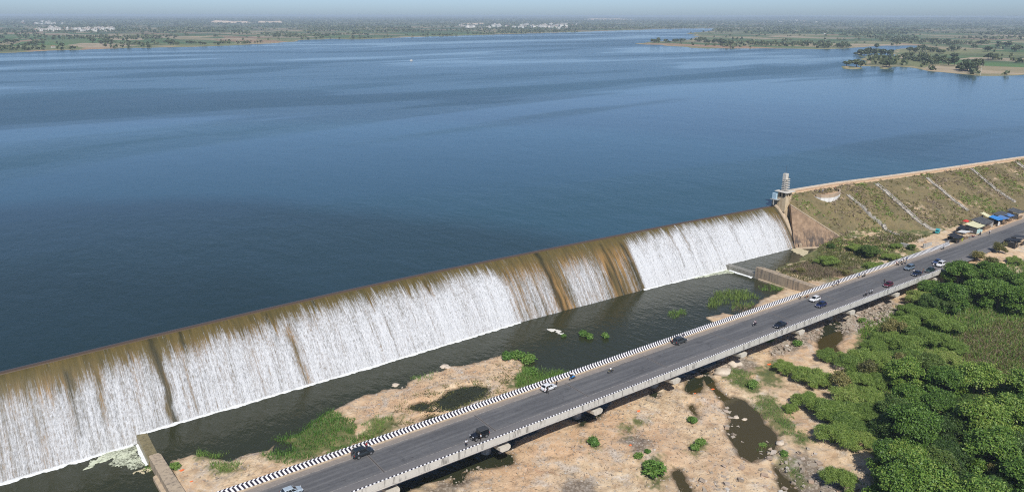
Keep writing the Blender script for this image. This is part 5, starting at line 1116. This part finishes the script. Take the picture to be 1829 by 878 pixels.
# stones
def stones(name, px_polys, dens, r0, r1, m, label, z=.4, ed=1.5, flat_=.6):
    Q = []
    for pp in px_polys:
        P = poly(pp, z); lo, hi = P.min(0), P.max(0); k = rng.uniform(lo, hi, (int((hi-lo).prod()*dens), 2)); Q.append(k[sdist(P, k[:, 0], k[:, 1])+(fbm(k[:, 0]/2, k[:, 1]/2, 3, 81)-.5)*ed*2 > 0])
    q = np.concatenate(Q); n = len(q); i = np.round((q[:, 0]+60)/.6).astype(int).clip(0, len(gx)-1); j = np.round((q[:, 1]+30)/.6).astype(int).clip(0, len(gy)-1)
    base = np.array([(x, y, z_) for x in (-1, 1) for y in (-1, 1) for z_ in (-1, 1)], float)*.62
    s_ = r0*(r1/r0)**(rng.random(n)**2.2); V = base[None]*rng.uniform(.6, 1.35, (n, 8, 3))*s_[:, None, None]*np.array([1.25, .95, flat_])
    th = rng.uniform(0, 2*PI, n); c_, s2 = np.cos(th)[:, None], np.sin(th)[:, None]
    x, y = V[..., 0]*c_-V[..., 1]*s2, V[..., 0]*s2+V[..., 1]*c_; tl = rng.normal(size=(n, 1))*.3
    V = np.stack([x+q[:, :1], y+q[:, 1:], V[..., 2]+x*tl+GH[i, j][:, None]+(s_*flat_*.3)[:, None]], -1)
    f = np.array([(0, 1, 3, 2), (4, 6, 7, 5), (0, 4, 5, 1), (2, 3, 7, 6), (0, 2, 6, 4), (1, 5, 7, 3)])
    F_ = (f[None]+np.arange(n)[:, None, None]*8).reshape(-1, 4)
    return tag(np_mesh(name, V.reshape(-1, 3), F_, m), label, 'stones', kind='stuff')
t = NT('mixed_stone'); g = t.n('NewGeometry').outputs['Random Per Island']
stone_c = t.ramp(g, [(0, (.24, .19, .14)), (.3, (.36, .30, .23)), (.6, (.42, .37, .31)), (.85, (.36, .24, .16)), (1, (.58, .55, .50))]); n_ = t.noise(3, 4, .6)
pebble_m = t.done(t.pbr(t.mix(.25, stone_c, t.mix(n_, (.1, .09, .08), (.5, .45, .38))), .9))
stones('riprap', [[(1478, 580), (1530, 546), (1590, 528), (1606, 556), (1570, 586), (1530, 592), (1496, 598)], [(1372, 616), (1440, 588), (1476, 574), (1466, 600), (1430, 620), (1385, 640)]], 1.5, .25, .9, pebble_m, 'grey brown tumbled rocks below the right end of the bridge')
stones('rubble', [[(1380, 830), (1440, 800), (1500, 838), (1560, 900), (1400, 900)], [(1300, 690), (1420, 830), (1400, 850), (1290, 760)], [(1250, 850), (1330, 830), (1420, 860), (1440, 900), (1240, 900)]], .8, .12, .9, pebble_m, 'broken rocks and gravel around the foot of the pond')
stones('rubble', [[(720, 890), (1000, 745), (1300, 640), (1330, 700), (1290, 780), (1340, 830), (1250, 900)]], 1.3, .06, .30, pebble_m, 'scattered stones over the pale sand below the bridge')
stones('rubble', [[(600, 728), (700, 690), (800, 655), (905, 630), (935, 660), (900, 690), (780, 700), (650, 745)], [(300, 816), (440, 812), (480, 850), (330, 870)]], 1.2, .06, .40, pebble_m, 'stones along the shore of the sandy island')
stones('rubble', [[(730, 888), (830, 838), (880, 810), (1010, 740), (1100, 700), (1200, 668), (1330, 622), (1480, 560), (1500, 580), (1350, 640), (1210, 700), (1000, 765), (800, 872)]], .9, .10, .55, pebble_m, 'dark wet stones in the shade under the bridge')
for k, (px, r_, lab) in enumerate((((706, 685), .8, 'pale boulder at the water edge of the sandy island'), ((794, 652), 1.0, 'white boulder in the pool off the sandy island'), ((800, 656), .7, 'smaller white boulder beside the one in the pool'), ((1290, 668), 2.0, 'large pale weathered rock by the bridge pier'), ((1312, 652), 1.7, 'broad pale rock shelf beside the cap of the bridge pier'), ((1315, 742), .6, 'stone lying in the pond'), ((1330, 746), .55, 'second stone lying in the pond, right of the first'), ((1395, 790), .9, 'pale rock on the right rim of the pond'), ((1500, 655), 1.6, 'tan boulder between the stream and the shrubs'))):
    p = at(*px, .4); b = MB(); b.ball((0, 0, 0), (r_*1.25, r_, r_*.55), nu=14, nv=9)
    b.v = [tuple(np.array(q)*(0.7+.6*float(vnoise(np.array([q[0]*1.7/r_+k*9.1]), np.array([q[1]*1.7/r_+q[2]*2/r_]), k)[0]))) for q in b.v]
    tag(b.build('boulder', concrete('pale_rock', (.50, .42, .33), (.62, .55, .46), (.3, .22, .15), .4, 1.5) if k == 0 else bpy.data.materials['pale_rock'], None, True, (p.x, p.y, max(gz(p.x, p.y), -.1)+.1)), lab, 'rock')
# ------------------------------------------------------------------ the far country
SH = [(-900, 112), (-300, 103), (0, 95), (70, 92), (120, 89.5), (180, 88), (235, 86), (300, 85), (360, 83.5), (400, 82), (470, 79), (520, 75.5), (540, 72), (600, 70), (618, 70.5), (640, 71), (690, 69), (740, 66.5), (800, 64.5), (850, 63), (950, 60), (1040, 57), (1130, 54), (1200, 51.5), (1277, 51), (1274, 55), (1244, 58), (1226, 60), (1240, 63), (1246, 67), (1236, 70), (1210, 72), (1165, 75), (1142, 78.5), (1150, 80), (1165, 80), (1200, 82.5), (1235, 85.5), (1262, 87), (1330, 87), (1400, 87), (1460, 88.3), (1512, 87), (1535, 84.5), (1575, 82.5), (1620, 81.5), (1655, 82), (1648, 85), (1615, 87), (1597, 90), (1596, 95), (1597, 100), (1588, 101.5), (1560, 102), (1536, 101), (1530, 99), (1531, 94), (1540, 91), (1520, 92), (1300, 92), (1000, 120), (1000, 140), (1498, 140), (1540, 118.5), (1592, 119), (1630, 121), (1657, 127.5), (1680, 129.5), (1709, 132), (1752, 136.5), (1790, 136), (1829, 133), (1950, 131), (2100, 128), (2400, 150), (2800, 260), (2900, 700), (914, 900), (-1200, 900)]
# the lake outline seen from the shore: everything outside is land
LK = poly([q for q in SH if q not in ((1520, 92), (1300, 92), (1000, 120), (1000, 140), (1498, 140))], 16)
ISL = [poly(p, 16) for p in ([(1501, 120), (1506, 117.5), (1518, 118), (1532, 119.5), (1544, 121), (1540, 123.5), (1520, 124.5), (1506, 123.5)], [(1570, 121), (1576, 118.5), (1590, 118), (1595, 121), (1585, 124), (1574, 124)], [(1150, 77), (1165, 75), (1180, 77.5), (1166, 79.5)], [(1590, 110), (1610, 107), (1660, 112), (1660, 126), (1625, 121)])]
def far_z(x, y):
    r = np.hypot(x, y); s_ = -sdist(LK, x, y); s_ = s_+(fbm(x/60, y/60, 4, 91)-.5)*np.clip(r*.02, 4, 60)
    for P in ISL: s_ = np.maximum(s_, sdist(P, x, y)+(fbm(x/9, y/9, 3, 92)-.5)*5)
    z = 16+np.clip(s_*.05, -3.5, .55)+sstep(10, 600, s_)*(fbm(x/300, y/300, 4, 93)-.35)*3
    a = np.arctan2(y, x)-FWD_AZ
    z = z+sstep(5000, 20000, r)*(fbm(x/2600, y/2600, 4, 94)-.2)*75*(.8+.6*sstep(-.1, -.55, a))
    return np.where(y < Yc(np.clip(x, 0, 1500))+5, np.minimum(z, 3.0), z), s_
na, nr = 760, 330
th = np.concatenate([FWD_AZ+np.linspace(-R(46), R(46), na-60), FWD_AZ+np.linspace(R(47), R(313), 60)]); rr = np.geomspace(430, 42000, nr)
TH, RR = np.meshgrid(th, rr, indexing='ij'); FX, FY = RR*np.cos(TH), RR*np.sin(TH); FZ, FS = far_z(FX, FY)
FZ = np.where((FX > -75) & (FX < 492) & (FY > -45) & (FY < 215), -6, FZ)
FZ = np.where((FY < 215), np.minimum(FZ, np.where(FX > 470, FZ, -6)), FZ)
Fq = grid_faces(na, nr); Fl = np.stack([(na-1)*nr+np.arange(nr-1), np.arange(nr-1), np.arange(1, nr), (na-1)*nr+np.arange(1, nr)], -1)
t = NT('far_fields'); co = t.coord(rot=(0, 0, .35))
def vor(scale, st):
    q = t.n('TexVoronoi'); q.inputs['Scale'].default_value = scale; t.set(q.inputs['Vector'], t.coord(scale=st, rot=(0, 0, .35))); q.inputs['Randomness'].default_value = .8
    s2 = t.n('SeparateXYZ'); t.set(s2.inputs[0], q.outputs['Color']); return s2.outputs[0]
cell = vor(.0085, (1, .5, 1))
fld = t.ramp(cell, [(0, (.055, .115, .03)), (.17, (.08, .155, .04)), (.32, (.15, .17, .06)), (.44, (.28, .23, .13)), (.57, (.38, .30, .20)), (.70, (.09, .14, .04)), (.82, (.30, .18, .11)), (.92, (.06, .12, .03))], 'CONSTANT')
fld = t.mix(t.ramp(t.noise(.02, 5, .65), [(.34, .45), (.5, 0.0)]), fld, (.085, .10, .042))
fld = t.mix(t.ramp(t.noise(.004, 6, .62), [(.54, 0.0), (.64, .8)]), fld, (.040, .060, .022))
zz = t.n('SeparateXYZ'); t.set(zz.inputs[0], t.coord())
ln = t.n('VectorMath', operation='LENGTH'); t.set(ln.inputs[0], t.coord()); far = t.ramp(t.math('DIVIDE', ln.outputs['Value'], 9000.0), [(.22, 0.0), (.50, .75)])
fld = t.mix(t.math('MULTIPLY', far, t.ramp(t.noise(.0016, 6, .6, t.coord(scale=(.7, 1.6, 1))), [(.40, 1.0), (.64, .25)])), fld, (.035, .052, .022))
fld = t.mix(t.math('MULTIPLY', far, t.ramp(t.noise(.0012, 5, .6, t.coord(scale=(.6, 2.0, 1))), [(.60, 0.0), (.66, .8)])), fld, (.36, .29, .21))
shore = t.ramp(t.math('ADD', zz.outputs[2], t.math('MULTIPLY', t.math('SUBTRACT', t.noise(.03, 4, .6), .5), .5)), [(16.05/20, 1.0), (16.35/20, .9), (16.75/20, 0.0)])
q = t.ramp(t.math('DIVIDE', t.math('SUBTRACT', zz.outputs[2], 15.9), 1.0), [(0, (.11, .13, .05)), (.25, (.16, .16, .065)), (.42, (.40, .30, .18)), (.60, (.38, .28, .17)), (.75, (.2, .2, .09))])
sm = t.ramp(t.math('DIVIDE', t.math('SUBTRACT', zz.outputs[2], 15.9), 1.0), [(.5, 1.0), (.72, 0.0)])
fld = t.mix(t.math('MULTIPLY', sm, .7), fld, q)
far_m = t.done(t.pbr(fld, .95))
tag(np_mesh('far_land', np.stack([FX, FY, FZ], -1).reshape(-1, 3), np.concatenate([Fq, Fl]), far_m, smooth=True), 'flat farmland with fields and trees beyond the reservoir', 'land', kind='structure')
b = MB(); n_ = 48
b.add([(60000*math.cos(a), 60000*math.sin(a), -8) for a in np.linspace(0, 2*PI, n_, endpoint=False)], [tuple(range(n_))]); o = b.build('plain', flat('dry_plain', (.16, .14, .08), .95, var=.3, scale=.002), recalc=False); tag(o, 'flat dry plain around the valley', 'land', kind='structure')

# trees of the far shore
far_leaf = leaf_mat('far_leaf', [(.1, (.034, .056, .020)), (.5, (.066, .095, .032)), (.9, (.11, .125, .048))], .1)
def far_tree_mesh(seed, n, R_, H, ll):
    rg = np.random.default_rng(seed); lobes = [(rg.uniform(-.5, .5)*R_, rg.uniform(-.5, .5)*R_, H*rg.uniform(.45, .72), R_*rg.uniform(.4, .62), .8) for _ in range(6)]
    V, Fq = crown(lobes, n, 6, ll, ll*.8, .45, rg, .7, .5); o = np_mesh('tree', V, Fq, far_leaf); return o.data, o
FT = []
for i in range(5):
    me, o = far_tree_mesh(300+i, 60, 4.2, 7.5, 1.3); b = MB(); b.path([(0, 0, -1), (.1, 0, 2), (.2, .1, 4.2)], [.4, .3, .15], 6); tr = b.build('trunk', bark)
    FT.append((me, tr.data)); bpy.data.objects.remove(o); bpy.data.objects.remove(tr)
def zfar(x, y):
    z_, s_ = far_z(np.array([x]), np.array([y])); return float(z_[0]), float(s_[0])
cl_px = [(18, 78, 5), (63, 81, 7), (72, 80, 3), (113, 87, 2), (130, 70, 3), (138, 72, 3), (165, 77, 4), (182, 78, 6), (195, 79, 4), (200, 68, 3), (300, 80, 4), (312, 81, 3), (340, 78, 2), (360, 80, 2), (382, 79, 2), (392, 72, 3), (415, 70, 2), (432, 71, 4), (258, 69, 2), (280, 68, 4), (320, 68, 4), (365, 66, 3), (500, 66, 4), (520, 70, 6), (540, 69, 6), (560, 66, 6), (590, 65, 5), (606, 66, 4), (640, 66, 3), (690, 69, 2), (735, 66, 1), (760, 62, 3), (790, 59, 3), (850, 61, 3), (880, 60, 2), (975, 57, 3), (1080, 54, 3), (1166, 77, 4), (1175, 76, 2), (1192, 76, 3), (1205, 75, 4), (1215, 76, 2), (1250, 74, 9), (1262, 76, 7), (1275, 77, 8), (1290, 79, 9), (1302, 80, 6), (1318, 73, 2), (1336, 72, 2), (1355, 66, 6), (1370, 64, 3), (1360, 82, 3), (1368, 83, 2), (1418, 64, 6), (1440, 65, 4), (1438, 80, 2), (1473, 86, 8), (1475, 78, 5), (1478, 72, 4), (1490, 73, 2), (1508, 86, 4), (1528, 66, 3), (1538, 98, 8), (1550, 98, 8), (1562, 98, 8), (1575, 99, 8), (1588, 98, 5), (1565, 86, 3), (1585, 64, 6), (1580, 74, 6), (1600, 76, 5), (1612, 75, 3), (1628, 74, 6), (1640, 68, 5), (1650, 75, 5), (1672, 76, 6), (1690, 77, 5), (1630, 94, 4), (1650, 92, 4), (1665, 93, 5), (1685, 96, 6), (1700, 92, 4), (1620, 105, 4), (1640, 108, 5), (1655, 112, 5), (1668, 116, 5), (1690, 112, 4), (1705, 104, 5), (1720, 126, 8), (1735, 127, 6), (1745, 120, 4), (1695, 118, 3), (1770, 106, 4), (1785, 84, 6), (1800, 84, 5), (1815, 92, 5), (1750, 80, 4), (1720, 68, 5), (1740, 86, 3), (1780, 66, 6), (1810, 62, 6), (1515, 117, 2), (1537, 120, 2), (1583, 120, 4), (1700, 82, 3), (1760, 92, 3)]
n_ind = 0; first = {}
for px, py, k in sorted(cl_px, key=lambda q: -q[1]):
    for i in range(k):
        if n_ind >= 300: break
        q = at(px+rng.normal()*4.0, py+rng.normal()*.7, 16.6); z_, s_ = zfar(q.x, q.y)
        if s_ < -6: q = at(px, py-.3, 16.6); z_, s_ = zfar(q.x, q.y)
        z_ = max(z_, 15.9); me, tr = FT[rng.integers(5)]; sc = rng.uniform(.65, 1.25)*(1.4 if py > 72 else 1.4)
        o = thing('far_tree', 'dark rounded tree on the far shore of the lake', 'tree', (q.x, q.y, z_-.2), rng.uniform(0, 6.28), 'trees along the far shore', (sc*rng.uniform(.9, 1.3), sc*rng.uniform(.9, 1.2), sc*rng.uniform(.8, 1.2)))
        for nm_, dt in (('crown', me), ('trunk', tr)): c = bpy.data.objects.new(nm_, dt); COL.objects.link(c); c.parent = o
        n_ind += 1
# the woodland beyond: far too many to count
n = 90000; a = FWD_AZ+rng.uniform(-R(40), R(40), n); r = np.exp(rng.uniform(np.log(950), np.log(26000), n)); x, y = r*np.cos(a), r*np.sin(a)
z_, s_ = far_z(x, y); cl = fbm(x/260, y/170, 5, 95); hedge = np.abs(vnoise(x/110, y/230, 96)-.5) < .04
pr = np.where(r < 3600, sstep(.58, .70, cl)*.75+.12*hedge+.010, np.where(r < 8000, sstep(.50, .64, cl)*.85+.06, sstep(.40, .60, cl)*.9+.12))
ok = (s_ > 8) & (y > Yc(np.clip(x, 0, 1500))+40) & (rng.random(n) < pr)
x, y, z_, r = x[ok], y[ok], z_[ok], r[ok]; n = len(x)
grow = np.clip(r/2600, 1, 7); per = 9
sx = rng.uniform(2.8, 5.6, n)*grow; h = rng.uniform(4, 9, n)*np.clip(r/6000, 1, 1.5)
C = np.repeat(np.stack([x, y, z_+h*.55], 1), per, 0)+rng.normal(size=(n*per, 3))*np.repeat(np.stack([sx*.42, sx*.42, h*.22], 1), per, 0)
a_ = unit(rng.normal(size=C.shape)*np.array([1, 1, .55])); nn = rng.normal(size=C.shape); b_ = unit(np.cross(a_, nn)); S1 = np.repeat(sx, per)[:, None]*.40; S2 = np.repeat(np.minimum(h, sx*1.5), per)[:, None]*.34
V, Fq = cards(C, a_*S1, b_*S2)
tag(np_mesh('woodland', V, Fq, far_leaf), 'scattered trees and hedges of the farmland beyond the lake', 'woodland', kind='stuff')

# villages
hw = concrete('village_wall', (.62, .60, .56), (.78, .77, .74), (.45, .40, .33), .3); hr = flat('village_roof', (.50, .46, .42), .8, var=.25, scale=.2); hr2 = flat('tile_roof', (.32, .17, .11), .8, var=.25, scale=.2); dk = flat('window_dark', (.05, .05, .055), .4)
def house(k):
    L, W, H = ((11, 8, 4.0), (16, 9, 7.0), (9, 7, 3.6), (20, 10, 6.5))[k]; root = bpy.data.objects.new('house_proto', None); COL.objects.link(root)
    b = MB(); b.box((0, 0, H/2-.5), (L, W, H+1)); w_ = b.build('wall', hw, root)
    b = MB()
    if k == 2: b.loft([[(-L/2-.4, -W/2-.4, H), (-L/2-.4, 0, H+1.8), (-L/2-.4, W/2+.4, H)], [(L/2+.4, -W/2-.4, H), (L/2+.4, 0, H+1.8), (L/2+.4, W/2+.4, H)]])
    else: b.box((0, 0, H+.52), (L+.5, W+.5, .25)); b.box((L*.2, 0, H+1.6), (L*.3, W*.5, 2.0))
    b.build('roof', hr2 if k == 2 else hr, root)
    for i in range(3):
        for z_ in ((1.6,) if H < 5 else (1.6, 4.8)): b = MB(); b.box((-L*.32+i*L*.32, -W/2-.02, z_), (1.6, .1, 1.5)); b.build('window', dk, root)
    return root
HP = [house(k) for k in range(4)]
def village(n, cx, cy, sx_, sy_, lab, grp, big=1.0):
    for i in range(n):
        q = at(cx+rng.uniform(-1, 1)*sx_, cy+rng.uniform(-1, 1)*sy_, 17.5); z_, s_ = zfar(q.x, q.y)
        o = copy_tree(HP[rng.integers(4)]); o.name = 'village_house'; o.location = (q.x, q.y, z_+.2); o.rotation_euler = (0, 0, rng.choice([.1, .5, 1.2, 1.7])+rng.normal()*.1); s2 = big*rng.uniform(.8, 1.3); o.scale = (s2, s2, s2)
        tag(o, lab, 'house', grp)
village(46, 145, 53.5, 56, 3.0, 'whitish house of the village across the lake on the left', 'houses of the left village', 1.35)
village(8, 72, 55, 14, 1.0, 'whitish house of the hamlet left of the left village', 'houses of the left hamlet', 1.3)
village(18, 70, 42, 60, 2.4, 'tiny whitish house far beyond the left village', 'far houses on the left', 1.8)
village(48, 925, 48, 105, 3.4, 'whitish house of the village above the middle of the far shore', 'houses of the middle village', 1.5)
village(14, 985, 49, 30, 1.6, 'white house at the lake edge of the middle village', 'houses at the lake edge of the middle village', 1.7)
village(16, 1425, 39.5, 60, 2.0, 'whitish house in the woods beyond the right shore', 'houses in the woods on the right', 1.9)
village(5, 1520, 30, 90, 2.5, 'tiny pale building near the skyline on the right', 'far buildings on the right', 4.0)
village(4, 560, 34, 50, 1.5, 'tiny pale building near the skyline left of centre', 'far buildings left of centre', 3.0)
for px, sc, lab in (((1676, 89.5), 1.0, 'small white house among trees on the near right shore'), ((1793, 67), 1.1, 'pale house at the right edge beyond the fields'), ((1473, 61), .9, 'white hut beyond the green field on the right shore'), ((95, 85), .8, 'small white hut by the left shore')):
    q = at(*px, 17); z_, s_ = zfar(q.x, q.y); o = copy_tree(HP[2]); o.name = 'house'; o.location = (q.x, q.y, z_); o.scale = (sc,)*3; o.rotation_euler = (0, 0, .4); tag(o, lab, 'house')
for o in HP:
    for c in list(o.children): bpy.data.objects.remove(c)
    bpy.data.objects.remove(o)
# pale spoil heaps
heap_m = flat('pale_spoil', (.56, .44, .33), .95, var=.2, scale=.02)
for px0, px1, py, hh, lab in ((372, 450, 41.5, 26, 'long pale spoil heap, left of the pair near the skyline'), (458, 506, 41, 24, 'shorter pale spoil heap, right of the pair near the skyline'), (1040, 1140, 36.5, 30, 'broad pale spoil heap above the middle village'), (1142, 1196, 34.5, 22, 'narrow pale spoil heap right of the broad one'), (820, 870, 43.5, 16, 'low tan spoil heap left of the middle village'), (975, 1028, 38.5, 16, 'low tan spoil heap just left of the broad pale one'), (1205, 1310, 30.5, 30, 'long low pale heap at the skyline beyond the inlet')):
    A_, B_ = at(px0, py, 17), at(px1, py, 17); L = (B_-A_).length; n1, n2 = 40, 12; u = np.linspace(0, 1, n1)[:, None]; v = np.linspace(0, 1, n2)[None]
    dr_ = (B_-A_).normalized(); nx_ = Vector((-dr_.y, dr_.x, 0)); W = L*.28
    prof = np.minimum(1, np.minimum(u, 1-u)*7)**.7*np.minimum(1, np.minimum(v, 1-v)*3)
    X = A_.x+dr_.x*u*L+nx_.x*(v-.3)*W; Y = A_.y+dr_.y*u*L+nx_.y*(v-.3)*W
    Z = 14+hh*prof*(.45+.75*fbm(X/160, Y/160, 4, int(px0)))
    tag(np_mesh('spoil_heap', np.stack([X, Y, Z], -1).reshape(-1, 3), grid_faces(n1, n2), heap_m, smooth=True), lab, 'heap')
# small craft, poles
p = at(735, 109, 16); c_ = thing('boat', 'small white boat alone far out on the lake', 'boat', (p.x, p.y, 16.0), .3)
b = MB(); b.loft([[(-3.2, -.9, .1), (-3.2, -1, .9), (-3.2, 1, .9), (-3.2, .9, .1)], [(1.5, -1.0, -.1), (1.5, -1.2, 1.0), (1.5, 1.2, 1.0), (1.5, 1.0, -.1)], [(3.4, -.1, .4), (3.4, -.1, 1.3), (3.4, .1, 1.3), (3.4, .1, .4)]]); b.build('hull', whitewash, c_)
b = MB(); b.box((-.6, 0, 1.5), (2.2, 1.6, 1.3)); b.build('cabin', whitewash, c_)
for px, lab in (((1751, 135), 'thin white pole standing in the shallows of the near right shore'), ((1753, 122), 'thin pale pole on the bank of the near right shore')):
    p = at(*px, 16.2); b = MB(); b.tube((0, 0, -2), (0, 0, 9), .16, .12, 8); b.box((0, 0, 8.6), (1.6, .14, .14)); o = b.build('pole', whitewash, None, False, (p.x, p.y, 16.2)); tag(o, lab, 'pole')

# ------------------------------------------------------------------ the air
HZ = 1.1e-4
t = NT('air'); q = t.n('VolumePrincipled'); q.inputs['Color'].default_value = (.70, .86, 1, 1); q.inputs['Density'].default_value = HZ; q.inputs['Anisotropy'].default_value = 0.0
t.t.links.new(q.outputs[0], t.out.inputs[1])
b = MB(); b.box((0, 0, 41), (124000, 124000, 102)); o = b.build('haze', t.m); tag(o, 'pale blue haze over the valley', 'haze', kind='stuff')
